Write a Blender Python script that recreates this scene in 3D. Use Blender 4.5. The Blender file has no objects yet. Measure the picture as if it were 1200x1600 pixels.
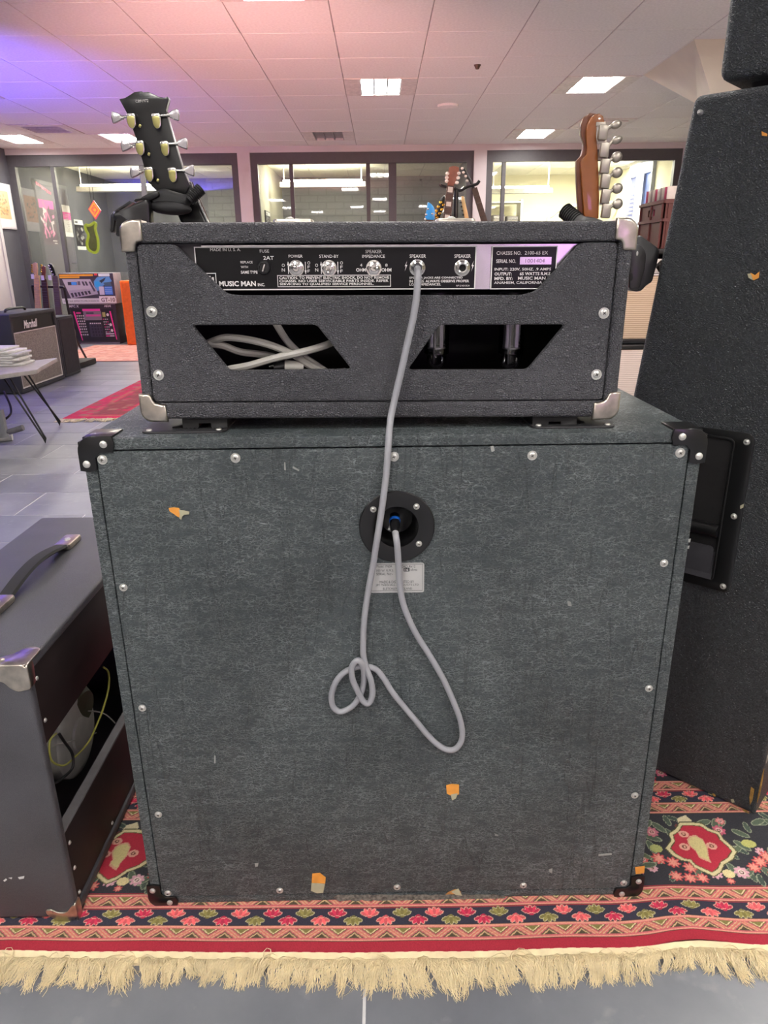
import bpy, bmesh, math, random
import numpy as np
from math import sin, cos, pi, radians as RD
from mathutils import Vector as V, Matrix as MX
random.seed(4); rng = np.random.default_rng(4)
SC = bpy.context.scene; COL = SC.collection

# ---------------- camera (calibrated from the photograph), world, exposure ----------------
FPX, PIT, ROL, YAW, CH = 1107.33, .3382, .0107, .0029, .9805
Fw = V((sin(YAW)*cos(PIT), cos(YAW)*cos(PIT), -sin(PIT)))
X0 = V((cos(YAW), -sin(YAW), 0)); D0 = Fw.cross(X0)
Xw = cos(ROL)*X0 + sin(ROL)*D0; Dw = -sin(ROL)*X0 + cos(ROL)*D0
cam = bpy.data.cameras.new('camera'); camo = bpy.data.objects.new('camera', cam); COL.objects.link(camo)
camo.matrix_world = MX(((Xw.x, -Dw.x, -Fw.x, 0), (Xw.y, -Dw.y, -Fw.y, 0), (Xw.z, -Dw.z, -Fw.z, CH), (0, 0, 0, 1)))
cam.sensor_fit = 'HORIZONTAL'; cam.sensor_width = 36; cam.lens = 36*FPX/1200; cam.clip_start = .02
SC.camera = camo
SC.view_settings.view_transform = 'Standard'; SC.view_settings.look = 'None'
SC.view_settings.gamma = 1; SC.view_settings.use_curve_mapping = False
SC.view_settings.exposure = 1.35
world = bpy.data.worlds.new('world'); SC.world = world; world.use_nodes = True
world.node_tree.nodes['Background'].inputs[0].default_value = (.55, .6, .7, 1)
world.node_tree.nodes['Background'].inputs[1].default_value = .3
CEIL_GLOW = 22.0       # ceiling lamps of the shop
BACK_GLOW = 22.0       # hanging tubes in the rooms behind the glass
C = 2.3814             # ceiling height

def lamp(name, kind, loc, target, energy, color, **kw):
    l = bpy.data.lights.new(name, kind); l.energy = energy; l.color = color
    for k, v in kw.items(): setattr(l, k, v)
    o = bpy.data.objects.new(name, l); COL.objects.link(o); o.location = loc
    o.rotation_euler = (V(target)-V(loc)).to_track_quat('-Z', 'Y').to_euler()
    return o
lamp('violet_stage_lamp', 'SPOT', (-4.3, 4.3, 1.1), (-3.75, 5.4, C), 520, (.13, .09, 1), spot_size=RD(76), spot_blend=.9, shadow_soft_size=.05)
lamp('pink_stage_lamp', 'SPOT', (-1.0, 2.9, .8), (-.6, 8.6, C), 190, (1, .48, .42), spot_size=RD(84), spot_blend=1, shadow_soft_size=.08)
lamp('rose_stage_lamp', 'SPOT', (1.4, 1.9, 1.3), (1.0, 6.4, C), 26, (1, .60, .52), spot_size=RD(110), spot_blend=1, shadow_soft_size=.08)
lamp('magenta_reflection_lamp', 'AREA', (1.15, -2.6, 1.15), (.2, .9, .98), 1.2, (.80, .30, 1), shape='RECTANGLE', size=.5, size_y=.35)  # unseen lamp added to tint the reflections in the head's metal plates

# ---------------- photograph pixel -> point in the room ----------------
def ray(x, y): return Fw + Xw*((x-600)/FPX) + Dw*((y-800)/FPX)
def fl(x, y, z=0.):
    d = ray(x, y); t = (z-CH)/d.z; return V((d.x*t, d.y*t, z))
def yp(x, y, Y):
    d = ray(x, y); t = Y/d.y; return V((d.x*t, Y, CH+d.z*t))
def xp(x, y, X):
    d = ray(x, y); t = X/d.x; return V((X, d.y*t, CH+d.z*t))

# ---------------- object helpers ----------------
WM = {}
def wm(o): return WM.get(o.name, MX.Identity(4)) if o else MX.Identity(4)
def props(o, label=None, cat=None, group=None, kind=None):
    if label: o['label'] = label
    if cat: o['category'] = cat
    if group: o['group'] = group
    if kind: o['kind'] = kind
    return o
def root(name, label, cat, loc=(0, 0, 0), rz=0, group=None, kind=None):
    o = bpy.data.objects.new(name, None); COL.objects.link(o); o.empty_display_size = .05
    o.location = loc; o.rotation_euler = (0, 0, rz)
    WM[o.name] = MX.Translation(loc) @ MX.Rotation(rz, 4, 'Z')
    return props(o, label, cat, group, kind)
def link(name, me, parent=None, **kw):
    o = bpy.data.objects.new(name, me); COL.objects.link(o)
    if parent: o.parent = parent
    WM[o.name] = wm(parent).copy()
    return props(o, **kw)
def dup(o, parent=None):
    c = o.copy(); COL.objects.link(c)
    if parent: c.parent = parent
    for ch in list(o.children): dup(ch, c)
    return c
def catmull(P, k=6, closed=False):
    P = [V(p) for p in P]; n = len(P); out = []
    for i in range(n if closed else n-1):
        if closed: a, b, c, d = P[i-1], P[i], P[(i+1) % n], P[(i+2) % n]
        else: a, b, c, d = P[max(i-1, 0)], P[i], P[i+1], P[min(i+2, n-1)]
        for j in range(k):
            t = j/k
            out.append(.5*((2*b)+(c-a)*t+(2*a-5*b+4*c-d)*t*t+(-a+3*b-3*c+d)*t**3))
    if not closed: out.append(P[-1])
    return out
def rr(x0, y0, x1, y1, r, k=4):
    """rounded rectangle"""
    o = []
    for cx, cy, a in ((x1-r, y1-r, 0), (x0+r, y1-r, 90), (x0+r, y0+r, 180), (x1-r, y0+r, 270)):
        for i in range(k+1): t = RD(a+90*i/k); o.append((cx+r*cos(t), cy+r*sin(t)))
    return o
def circ(cx, cy, r, n=24): return [(cx+r*cos(2*pi*i/n), cy+r*sin(2*pi*i/n)) for i in range(n)]
def rnd(poly, r, k=3):
    """round the corners of a polygon"""
    o = []; n = len(poly)
    for i in range(n):
        a, b, c = V(poly[i-1]), V(poly[i]), V(poly[(i+1) % n])
        u, w = a-b, c-b; q = min(r, u.length*.45, w.length*.45)
        p0, p1 = b+u.normalized()*q, b+w.normalized()*q
        for j in range(k+1):
            t = j/k; p = (1-t)**2*p0+2*t*(1-t)*b+t*t*p1; o.append((p.x, p.y))
    return o
XZ = MX(((1, 0, 0, 0), (0, 0, -1, 0), (0, 1, 0, 0), (0, 0, 0, 1)))   # 2D (x,y)->(x,z), extrude dir local z -> -y
class MB:
    def __init__(s, T=None): s.bm = bmesh.new(); s.T = T or MX.Identity(4)
    def _add(s, me, M):
        me.transform(s.T @ M); s.bm.from_mesh(me); bpy.data.meshes.remove(me); return s
    def _bm(s, b, M=None):
        me = bpy.data.meshes.new('t'); b.to_mesh(me); b.free(); return s._add(me, M or MX.Identity(4))
    def box(s, c, size, bev=0, rot=None, seg=2):
        b = bmesh.new(); bmesh.ops.create_cube(b, size=1)
        bmesh.ops.scale(b, vec=size, verts=b.verts)
        if bev: bmesh.ops.bevel(b, geom=b.edges[:], offset=bev, segments=seg, affect='EDGES', profile=.5)
        return s._bm(b, MX.Translation(c) @ (rot or MX.Identity(4)))
    def bx(s, x0, x1, y0, y1, z0, z1, bev=0, seg=2):
        return s.box(((x0+x1)/2, (y0+y1)/2, (z0+z1)/2), (abs(x1-x0), abs(y1-y0), abs(z1-z0)), bev, seg=seg)
    def cyl(s, p0, p1, r0, r1=None, n=16):
        p0, p1 = V(p0), V(p1); r1 = r0 if r1 is None else r1; d = p1-p0
        b = bmesh.new(); bmesh.ops.create_cone(b, cap_ends=True, segments=n, radius1=r0, radius2=r1, depth=d.length)
        return s._bm(b, MX.Translation((p0+p1)/2) @ d.to_track_quat('Z', 'Y').to_matrix().to_4x4())
    def ell(s, c, r, n=16, rot=None):
        b = bmesh.new(); bmesh.ops.create_uvsphere(b, u_segments=n, v_segments=max(6, n//2), radius=1)
        bmesh.ops.scale(b, vec=r, verts=b.verts)
        return s._bm(b, MX.Translation(c) @ (rot or MX.Identity(4)))
    def tube(s, P, r, n=8, k=6, smooth=True):
        P = catmull(P, k) if smooth else [V(p) for p in P]
        b = bmesh.new(); rings = []; up = None; N = len(P)
        for i, p in enumerate(P):
            t = (P[min(i+1, N-1)]-P[max(i-1, 0)]).normalized()
            if up is None: up = t.orthogonal().normalized()
            up = (up-t*up.dot(t)).normalized(); w = t.cross(up)
            rad = r(i/(N-1)) if callable(r) else r
            rings.append([b.verts.new(p+rad*(cos(2*pi*j/n)*up+sin(2*pi*j/n)*w)) for j in range(n)])
        for A, B in zip(rings, rings[1:]):
            for j in range(n): b.faces.new((A[j], A[(j+1) % n], B[(j+1) % n], B[j]))
        b.faces.new(rings[0][::-1]); b.faces.new(rings[-1])
        return s._bm(b)
    def lathe(s, prof, o, axis=(0, -1, 0), n=32):
        b = bmesh.new(); rings = []
        for r, h in prof:
            rings.append([b.verts.new((max(r, 1e-5)*cos(2*pi*j/n), max(r, 1e-5)*sin(2*pi*j/n), h)) for j in range(n)])
        for A, B in zip(rings, rings[1:]):
            for j in range(n): b.faces.new((A[j], A[(j+1) % n], B[(j+1) % n], B[j]))
        bmesh.ops.remove_doubles(b, verts=b.verts, dist=1e-5)
        return s._bm(b, MX.Translation(o) @ V(axis).to_track_quat('Z', 'Y').to_matrix().to_4x4())
    def plate(s, polys, th, M=None, bev=0, res=1):
        """2D outline(s) (outer + holes) extruded to thickness th, centred on its plane"""
        cu = bpy.data.curves.new('t', 'CURVE'); cu.dimensions = '2D'; cu.fill_mode = 'BOTH'
        cu.extrude = max(th/2-bev, 1e-6); cu.bevel_depth = bev; cu.bevel_resolution = res; cu.offset = -bev
        for poly in polys:
            sp = cu.splines.new('POLY'); sp.points.add(len(poly)-1); sp.use_cyclic_u = True
            for p, q in zip(sp.points, poly): p.co = (q[0], q[1], 0, 1)
        ob = bpy.data.objects.new('t', cu)
        me = bpy.data.meshes.new_from_object(ob); bpy.data.objects.remove(ob); bpy.data.curves.remove(cu)
        b = bmesh.new(); b.from_mesh(me); bpy.data.meshes.remove(me)
        bmesh.ops.remove_doubles(b, verts=b.verts, dist=1e-6)
        return s._bm(b, M if M is not None else XZ)
    def mesh(s, vs, fs):
        me = bpy.data.meshes.new('t'); me.from_pydata([tuple(v) for v in vs], [], fs); return s._add(me, MX.Identity(4))
    def build(s, name, mat, parent=None, ang=38, **kw):
        me = bpy.data.meshes.new(name); bmesh.ops.recalc_face_normals(s.bm, faces=s.bm.faces)
        for f in s.bm.faces: f.smooth = True
        a = RD(ang)
        for e in s.bm.edges:
            if len(e.link_faces) != 2 or e.calc_face_angle(0) > a: e.smooth = False
        s.bm.to_mesh(me); s.bm.free(); me.transform(wm(parent).inverted()); me.materials.append(mat)
        return link(name, me, parent, **kw)

def text_mesh(string, spacing=1.0, bold=0.0):
    cu = bpy.data.curves.new('t', 'FONT'); cu.body = string; cu.size = 1; cu.space_character = spacing; cu.offset = bold
    cu.resolution_u = 2; cu.extrude = .0
    ob = bpy.data.objects.new('t', cu); me = bpy.data.meshes.new_from_object(ob)
    bpy.data.objects.remove(ob); bpy.data.curves.remove(cu); return me
TX = [MX.Identity(4)]
def writing(items, mat, parent, name='lettering', **kw):
    """items: (string, origin_left_bottom, right vector scaled to full width, up vector scaled to full height [, bold])"""
    bm = bmesh.new()
    for it in items:
        st, o, w, h = it[:4]; me = text_mesh(st, bold=it[4] if len(it) > 4 else 0)
        co = np.array([v.co[:] for v in me.vertices]); lo, hi = co.min(0), co.max(0)
        w, h = V(w), V(h)
        for v in me.vertices:
            a = (v.co.x-lo[0])/max(hi[0]-lo[0], 1e-6); c = (v.co.y-lo[1])/max(hi[1]-lo[1], 1e-6)
            v.co = TX[0] @ (V(o)+w*a+h*c)
        bm.from_mesh(me); bpy.data.meshes.remove(me)
    me = bpy.data.meshes.new(name); bm.to_mesh(me); bm.free(); me.transform(wm(parent).inverted()); me.materials.append(mat)
    return link(name, me, parent, **kw)
def ptext(items, Y, mat, parent, **kw):
    """writing on a plane facing the camera side at depth Y; items: (string, x0,y0,x1,y1 in photo pixels [,bold])"""
    out = []
    for it in items:
        st, x0, y0, x1, y1 = it[:5]; ti = TX[0].inverted(); a, b, c = ti @ yp(x0, y1, Y), ti @ yp(x1, y1, Y), ti @ yp(x0, y0, Y)
        c.x = a.x; out.append((st, a, V((b.x-a.x, 0, 0)), V((0, 0, c.z-a.z)))+tuple(it[5:]))
    return writing(out, mat, parent, **kw)

# ---------------- materials ----------------
def lin(c):
    return tuple(((x/255)/12.92 if x/255 <= .04045 else ((x/255+.055)/1.055)**2.4) for x in c)
MATS = {}
class NT:
    def __init__(s, name):
        s.m = bpy.data.materials.new(name); s.m.use_nodes = True; s.t = s.m.node_tree; s.n = s.t.nodes; s.b = s.n['Principled BSDF']
    def add(s, typ, **kw):
        n = s.n.new(typ)
        for k, v in kw.items():
            if k.startswith('i_'): n.inputs[k[2:].replace('_', ' ')].default_value = v
            else: setattr(n, k, v)
        return n
    def ln(s, a, b): s.t.links.new(a, b)
    def coords(s, scale=(1, 1, 1), kind='Object', dist=0, dscale=1):
        tc = s.add('ShaderNodeTexCoord'); mp = s.add('ShaderNodeMapping'); mp.inputs['Scale'].default_value = scale
        s.ln(tc.outputs[kind], mp.inputs['Vector']); out = mp.outputs[0]
        if dist:
            nz = s.add('ShaderNodeTexNoise', i_Scale=dscale, i_Detail=2.0); s.ln(out, nz.inputs['Vector'])
            ma = s.add('ShaderNodeVectorMath', operation='MULTIPLY_ADD'); s.ln(nz.outputs['Color'], ma.inputs[0])
            ma.inputs[1].default_value = (dist,)*3; s.ln(out, ma.inputs[2]); out = ma.outputs[0]
        return out
    def ramp(s, src, stops, interp='LINEAR'):
        r = s.add('ShaderNodeValToRGB'); r.color_ramp.interpolation = interp; e = r.color_ramp.elements
        while len(e) < len(stops): e.new(.5)
        for q, (p, c) in zip(e, stops):
            q.position = p; q.color = (c if len(c) == 4 else tuple(c)+(1,)) if isinstance(c, tuple) else (c, c, c, 1)
        s.ln(src, r.inputs[0]); return r.outputs[0]
    def mix(s, f, a, b, mode='MIX'):
        m = s.add('ShaderNodeMix', data_type='RGBA', blend_type=mode)
        for sock, v in ((m.inputs[0], f), (m.inputs[6], a), (m.inputs[7], b)):
            if hasattr(v, 'links'): s.ln(v, sock)
            else: sock.default_value = v if not isinstance(v, tuple) else (tuple(v)+(1,))[:4]
        return m.outputs[2]
    def bump(s, h, strength=.5, dist=.001, prev=None):
        b = s.add('ShaderNodeBump'); b.inputs['Strength'].default_value = strength; b.inputs['Distance'].default_value = dist
        s.ln(h, b.inputs['Height'])
        if prev is not None: s.ln(prev, b.inputs['Normal'])
        s.ln(b.outputs[0], s.b.inputs['Normal']); return b.outputs[0]
def mat(name, c, rough=.5, metal=0, noise=.06, nscale=30, bump=0, bdist=.001, emit=0, spec=.5, coat=0):
    """plain surface with a slight procedural mottling"""
    if name in MATS: return MATS[name]
    t = NT(name); cl = lin(c)
    if noise:
        nz = t.add('ShaderNodeTexNoise', i_Scale=nscale, i_Detail=4.0); t.ln(t.coords(), nz.inputs['Vector'])
        col = t.ramp(nz.outputs[0], [(.3, tuple(x*(1-noise*2) for x in cl)), (.7, tuple(min(1, x*(1+noise*2)) for x in cl))])
        t.ln(col, t.b.inputs['Base Color'])
        if bump: t.bump(nz.outputs[0], bump, bdist)
    else: t.b.inputs['Base Color'].default_value = cl+(1,)
    t.b.inputs['Roughness'].default_value = rough; t.b.inputs['Metallic'].default_value = metal
    t.b.inputs['Specular IOR Level'].default_value = spec; t.b.inputs['Coat Weight'].default_value = coat
    if emit:
        t.b.inputs['Emission Color'].default_value = cl+(1,); t.b.inputs['Emission Strength'].default_value = emit
    MATS[name] = t.m; return t.m
def tolex(name, dark, light, cell=(300, 300, 300), lo=.02, hi=.22, rough=.42, bump=.8, dist=.0012, warp=1.2, scuff=.0, amt=.5, scuff_c=(150, 152, 150), creases=0):
    """embossed vinyl: warped cells, raised grain, optional scuffs"""
    t = NT(name)
    v = t.coords(cell, dist=warp, dscale=.55)
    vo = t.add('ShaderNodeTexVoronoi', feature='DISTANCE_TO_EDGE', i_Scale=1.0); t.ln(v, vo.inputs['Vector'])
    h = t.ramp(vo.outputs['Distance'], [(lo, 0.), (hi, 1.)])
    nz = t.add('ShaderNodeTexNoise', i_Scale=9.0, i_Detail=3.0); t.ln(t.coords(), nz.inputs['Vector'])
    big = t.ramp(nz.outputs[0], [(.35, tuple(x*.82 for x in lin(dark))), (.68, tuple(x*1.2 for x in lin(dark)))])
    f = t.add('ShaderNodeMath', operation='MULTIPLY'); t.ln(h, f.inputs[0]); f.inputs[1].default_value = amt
    col = t.mix(f.outputs[0], big, lin(light))  # lighter grain tops and darker cracks: highlights and shade painted into the colour
    if scuff:
        n2 = t.add('ShaderNodeTexNoise', i_Scale=1.0, i_Detail=8.0, i_Roughness=.75); t.ln(t.coords((14, 14, 40)), n2.inputs['Vector'])
        s2 = t.ramp(n2.outputs[0], [(.66, 0.), (.80, scuff)]); col = t.mix(s2, col, lin(scuff_c))
    t.ln(col, t.b.inputs['Base Color'])
    rr_ = t.ramp(nz.outputs[0], [(.3, rough-.06), (.7, rough+.1)]); t.ln(rr_, t.b.inputs['Roughness'])
    b = t.bump(h, bump, dist)
    if creases:
        wv = t.add('ShaderNodeTexNoise', i_Scale=1.0, i_Detail=2.0); t.ln(t.coords((60, 60, 5), dist=.8, dscale=.3), wv.inputs['Vector'])
        c2 = t.ramp(wv.outputs[0], [(.485, 1.), (.5, 0.), (.515, 1.)]); t.bump(c2, creases, .0006, b)
    MATS[name] = t.m; return t.m
def elephant(name):
    """old coarse vinyl: short wavy sideways wrinkles, long faint upright creases, pale wear, painted grain highlights and crease shade"""
    t = NT(name); hs = []
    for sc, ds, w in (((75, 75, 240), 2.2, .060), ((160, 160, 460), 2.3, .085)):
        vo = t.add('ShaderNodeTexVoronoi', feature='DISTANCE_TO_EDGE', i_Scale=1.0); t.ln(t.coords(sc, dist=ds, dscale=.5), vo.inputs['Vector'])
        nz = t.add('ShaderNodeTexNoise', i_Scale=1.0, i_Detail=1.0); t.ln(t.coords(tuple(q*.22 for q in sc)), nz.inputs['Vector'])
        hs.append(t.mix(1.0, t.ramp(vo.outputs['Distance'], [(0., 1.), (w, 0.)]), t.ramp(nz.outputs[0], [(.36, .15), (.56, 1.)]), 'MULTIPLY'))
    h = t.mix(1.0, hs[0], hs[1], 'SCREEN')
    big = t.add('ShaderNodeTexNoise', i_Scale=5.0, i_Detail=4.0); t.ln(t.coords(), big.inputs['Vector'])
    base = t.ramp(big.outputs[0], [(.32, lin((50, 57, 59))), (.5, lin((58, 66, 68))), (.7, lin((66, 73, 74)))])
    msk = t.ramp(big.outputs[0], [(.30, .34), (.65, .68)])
    f = t.mix(1.0, h, msk, 'MULTIPLY'); col = t.mix(f, base, lin((158, 166, 168)))  # pale wrinkle lines: ridge wear plus highlights painted into the colour
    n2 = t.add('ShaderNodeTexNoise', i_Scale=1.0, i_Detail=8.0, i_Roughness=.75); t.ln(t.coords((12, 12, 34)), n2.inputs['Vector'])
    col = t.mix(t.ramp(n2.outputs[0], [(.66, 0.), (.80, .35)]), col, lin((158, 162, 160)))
    t.ln(col, t.b.inputs['Base Color']); t.b.inputs['Roughness'].default_value = .48
    b = t.bump(h, .8, .0014)
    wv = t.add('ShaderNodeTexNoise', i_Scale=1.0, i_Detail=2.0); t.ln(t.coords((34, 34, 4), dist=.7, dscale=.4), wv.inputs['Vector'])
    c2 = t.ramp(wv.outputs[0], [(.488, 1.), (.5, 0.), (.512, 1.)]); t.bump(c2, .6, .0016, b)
    t.ln(t.mix(t.ramp(wv.outputs[0], [(.487, 0.), (.5, .22), (.513, 0.)]), col, lin((30, 35, 36))), t.b.inputs['Base Color'])  # upright creases also darkened in the colour as painted shade
    MATS[name] = t.m; return t.m
def emis(name, c, s):
    t = NT(name); t.b.inputs['Base Color'].default_value = (.8, .8, .8, 1) if s > 5 else (.02, .02, .02, 1)
    t.b.inputs['Emission Color'].default_value = lin(c)+(1,); t.b.inputs['Emission Strength'].default_value = s
    MATS[name] = t.m; return t.m
def vcol(name, rough=.9, bump=0, nscale=400, coat=0):
    t = NT(name); a = t.add('ShaderNodeVertexColor'); a.layer_name = 'paint'; t.ln(a.outputs[0], t.b.inputs['Base Color'])
    t.b.inputs['Roughness'].default_value = rough; t.b.inputs['Coat Weight'].default_value = coat
    if bump:
        nz = t.add('ShaderNodeTexNoise', i_Scale=float(nscale), i_Detail=2.0); t.ln(t.coords(), nz.inputs['Vector']); t.bump(nz.outputs[0], bump, .003)
    MATS[name] = t.m; return t.m

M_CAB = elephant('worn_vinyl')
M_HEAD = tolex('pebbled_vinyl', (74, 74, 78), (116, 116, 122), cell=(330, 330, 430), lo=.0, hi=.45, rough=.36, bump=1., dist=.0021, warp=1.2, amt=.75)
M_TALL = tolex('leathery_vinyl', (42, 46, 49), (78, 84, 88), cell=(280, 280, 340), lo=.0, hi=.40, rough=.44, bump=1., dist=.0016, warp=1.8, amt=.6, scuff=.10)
M_COMBO = tolex('fine_vinyl', (68, 68, 73), (94, 94, 100), cell=(620, 620, 620), lo=.02, hi=.4, rough=.45, bump=.5, dist=.0005, warp=.8, amt=.3)
M_COMBO2 = tolex('worn_fine_vinyl', (44, 45, 49), (70, 70, 75), cell=(700, 700, 700), lo=.02, hi=.4, rough=.6, bump=.35, dist=.0006, warp=.8, amt=.2, scuff=.25)
M_BLACK = mat('black_plastic', (22, 22, 24), .32)
M_GLOSSB = mat('glossy_black_plastic', (14, 14, 15), .30, coat=.2)
M_RUB = mat('black_rubber', (18, 18, 19), .7)
M_DARK = mat('dark_interior', (12, 11, 12), .8)
M_BROWN = mat('brown_black_vinyl', (34, 24, 24), .55, bump=.3)
M_CHROME = mat('chrome', (215, 212, 208), .16, 1, noise=.03)
M_NICKEL = mat('worn_nickel', (190, 182, 170), .28, 1, noise=.12, nscale=60, bump=.15, bdist=.004)
M_SCREW = mat('zinc_screw', (205, 205, 200), .4, .7)
M_SLOT = mat('screw_slot', (60, 58, 52), .6)
M_STEEL = mat('brushed_steel', (200, 196, 200), .22, 1, noise=.04)
M_WHITEP = mat('white_print', (225, 222, 220), .6, noise=0)
M_CABLE = mat('grey_cable_rubber', (150, 151, 156), .42, noise=.02)
M_BEIGEC = mat('beige_cable_rubber', (168, 165, 158), .45, noise=.02)
M_WOODO = mat('bare_orange_wood', (222, 150, 62), .7, nscale=60)
M_PALE = mat('torn_pale_backing', (172, 168, 140), .9)
M_AMBER = mat('amber_lacquered_maple', (142, 78, 18), .3, noise=.1, nscale=14, coat=.6)
M_AMBERD = mat('aged_maple_side', (112, 62, 36), .4)
M_LACQ = mat('black_lacquer', (10, 10, 11), .28, coat=.2)
M_GOLDT = mat('tarnished_gold', (178, 172, 112), .3, 1)
M_GOLD = mat('gold_metal', (215, 175, 75), .22, 1)
M_MAPLE = mat('pale_maple', (222, 186, 128), .4)
M_ROSE = mat('dark_rosewood', (66, 44, 34), .5)
M_BLUE = mat('bright_blue_lacquer', (25, 140, 215), .3, coat=.5)
M_REDW = mat('reddish_brown_wood', (122, 72, 52), .4)
M_WALLL = mat('charcoal_wall_paint', (88, 88, 94), .8, nscale=3)
M_WHITE = mat('white_wall_paint', (205, 200, 198), .85, nscale=3, noise=.02)
M_CREAM = mat('cream_wall_paint', (218, 212, 184), .85, nscale=3, noise=.02)
M_FRAME = mat('grey_window_frame', (84, 82, 86), .5, noise=.03)
M_TILEC = mat('ceiling_tile_mineral', (238, 233, 231), .95, noise=.03, nscale=60)
M_TBAR = mat('ceiling_grid_metal', (176, 166, 166), .6)
M_WPAINT = mat('white_enamel', (225, 222, 215), .4)
M_PAPER = mat('white_paper', (232, 230, 228), .8)
M_GRAYP = mat('grey_painted_steel', (128, 128, 130), .4)

# ==================== THE SETTING ====================
XL, XR, YB, YP, YE = -4.69, 4.45, -3.3, 9.99, 13.36
def tile_mat():
    t = NT('slate_grey_tile')
    n = t.add('ShaderNodeTexNoise', i_Scale=2.2, i_Detail=7.0, i_Roughness=.62); t.ln(t.coords((1, 1.6, 1)), n.inputs['Vector'])
    oi = t.add('ShaderNodeObjectInfo'); ma = t.add('ShaderNodeVectorMath', operation='MULTIPLY_ADD')
    tc = t.add('ShaderNodeTexCoord'); t.ln(oi.outputs['Random'], ma.inputs[0]); ma.inputs[1].default_value = (17, 31, 5)
    t.ln(tc.outputs['Object'], ma.inputs[2]); t.ln(ma.outputs[0], n.inputs['Vector'])
    c = t.ramp(n.outputs[0], [(.3, lin((108, 111, 118))), (.55, lin((128, 130, 136))), (.75, lin((152, 153, 157)))])
    n2 = t.add('ShaderNodeTexNoise', i_Scale=26.0, i_Detail=5.0); t.ln(ma.outputs[0], n2.inputs['Vector'])
    s = t.ramp(n2.outputs[0], [(.60, 0.), (.78, .3)]); c = t.mix(s, c, lin((172, 172, 172)))
    t.ln(c, t.b.inputs['Base Color']); t.b.inputs['Roughness'].default_value = .34
    t.bump(n2.outputs[0], .08, .002); return t.m
M_TILE = tile_mat()
M_GROUT = mat('pale_grout', (205, 204, 204), .8, noise=.05)
fb = MB(); fb.bx(XL, XR, YB, YP, -.06, -.0012)
floor = fb.build('floor', M_GROUT, None, kind='structure')
RP, TP = .3088, .604
cells = []
k0 = int((YB-2.8006)/RP)-1
for k in range(k0, int((YP-2.8)/RP)+1):
    y0 = 2.8006+k*RP; y1 = y0+RP
    y0c, y1c = max(y0, YB), min(y1, YP)
    if y1c-y0c < .02: continue
    ph = -1.540 if k % 2 == 0 else -1.845
    i0 = int((XL-ph)/TP)-1
    for i in range(i0, int((XR-ph)/TP)+2):
        x0 = max(ph+i*TP, XL); x1 = min(ph+(i+1)*TP, XR)
        if x1-x0 < .02: continue
        full = abs(x1-x0-TP) < 1e-6 and abs(y1c-y0c-RP) < 1e-6
        cx, cy = (x0+x1)/2, (y0c+y1c)/2
        seen = (cy > 2.2 and cx < -.42*(cy-1.2)+.35 and cx > -.60*cy-.6) or (cy < 1 and cy > .4 and abs(cx) < 1.4)
        cells.append((full and seen, x0, x1, y0c, y1c, cy))
g = .0022
def tile_mb(w, d):
    m = MB(); m.box((0, 0, -.004), (w-2*g, d-2*g, .008), bev=.0012, seg=1); return m
proto = tile_mb(TP, RP).build('floor_tile', M_TILE, floor); cnt = 0; rest = MB()
for s_, x0, x1, y0, y1, cy in sorted(cells, key=lambda c: c[5]):
    if s_ and cnt < 295:
        o = proto if cnt == 0 else proto.copy()
        if cnt: COL.objects.link(o)
        o.location = ((x0+x1)/2, (y0+y1)/2, 0); cnt += 1
    else: rest.box(((x0+x1)/2, (y0+y1)/2, -.004), (x1-x0-2*g, y1-y0-2*g, .008))
rest.build('floor_tile_field', M_TILE, floor, kind='stuff')

# ceiling: grid of 0.6 m mineral tiles
ceilg = MB(); ceilg.bx(XL, XR, YB, YP, C+.066, C+.1); ceiling = ceilg.build('ceiling', M_TBAR, None, kind='structure')
GX0, GY0 = .3304, 5.3105
special = {}
def cell(x, y): return (math.floor((x-GX0)/.6), math.floor((y-GY0)/.6))
def cc(i, j): return (GX0+.6*i+.3, GY0+.6*j+.3)
lamps_at = [(.03, 6.8, 1), (1.83, 6.8, 1), (1.83, 9.2, 1), (-.57, 9.2, 0), (-2.97, 9.2, 1), (-4.17, 9.2, 1), (-3.57, 6.8, 0),
            (-.57, 4.4, 1), (1.83, 4.4, 1), (-2.4, 2.0, 1), (.03, 2.0, 1), (1.83, 2.0, 1), (-.57, -.4, 1), (1.2, -.4, 1), (-2.4, -.4, 1), (.03, -2.2, 1), (3.6, .8, 1), (-1.77, -2.2, 1), (1.83, -2.2, 1), (-3.57, -1.0, 1), (3.03, -1.0, 1)]  # unseen lamps; the last ones added for more light on the fronts
for x, y, on in lamps_at: special[cell(x, y)] = 'lamp'
special[cell(-3.57, 8.6)] = 'vent'; special[cell(2.43, 8.6)] = 'cassette'
tm = MB(); tm.box((0, 0, .006), (.593, .593, .012), bev=.002, seg=1)
ct = tm.build('ceiling_tile', M_TILEC, ceiling); first = True; restc = MB()
for i in range(-9, 7):
    for j in range(-15, 8):
        x, y = cc(i, j)
        if (i, j) in special: continue
        x0, x1, y0, y1 = max(x-.2965, XL), min(x+.2965, XR), max(y-.2965, YB), min(y+.2965, YP)
        if x1-x0 < .02 or y1-y0 < .02: continue
        if 4.3 < y < 9.7 and x0 == x-.2965 and x1 == x+.2965:
            o = ct if first else ct.copy()
            if not first: COL.objects.link(o)
            first = False; o.location = (x, y, C-.006)
        else: restc.bx(x0, x1, y0, y1, C-.006, C+.006)
restc.build('ceiling_tile_field', M_TILEC, ceiling, kind='stuff')
gb = MB()
for i in range(-9, 8): gb.bx(GX0+.6*i-.006, GX0+.6*i+.006, YB, YP, C-.001, C+.008)
for j in range(-15, 9): gb.bx(XL, XR, GY0+.6*j-.006, GY0+.6*j+.006, C-.001, C+.008)
gb.build('grid_bars', M_TBAR, ceiling)

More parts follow.
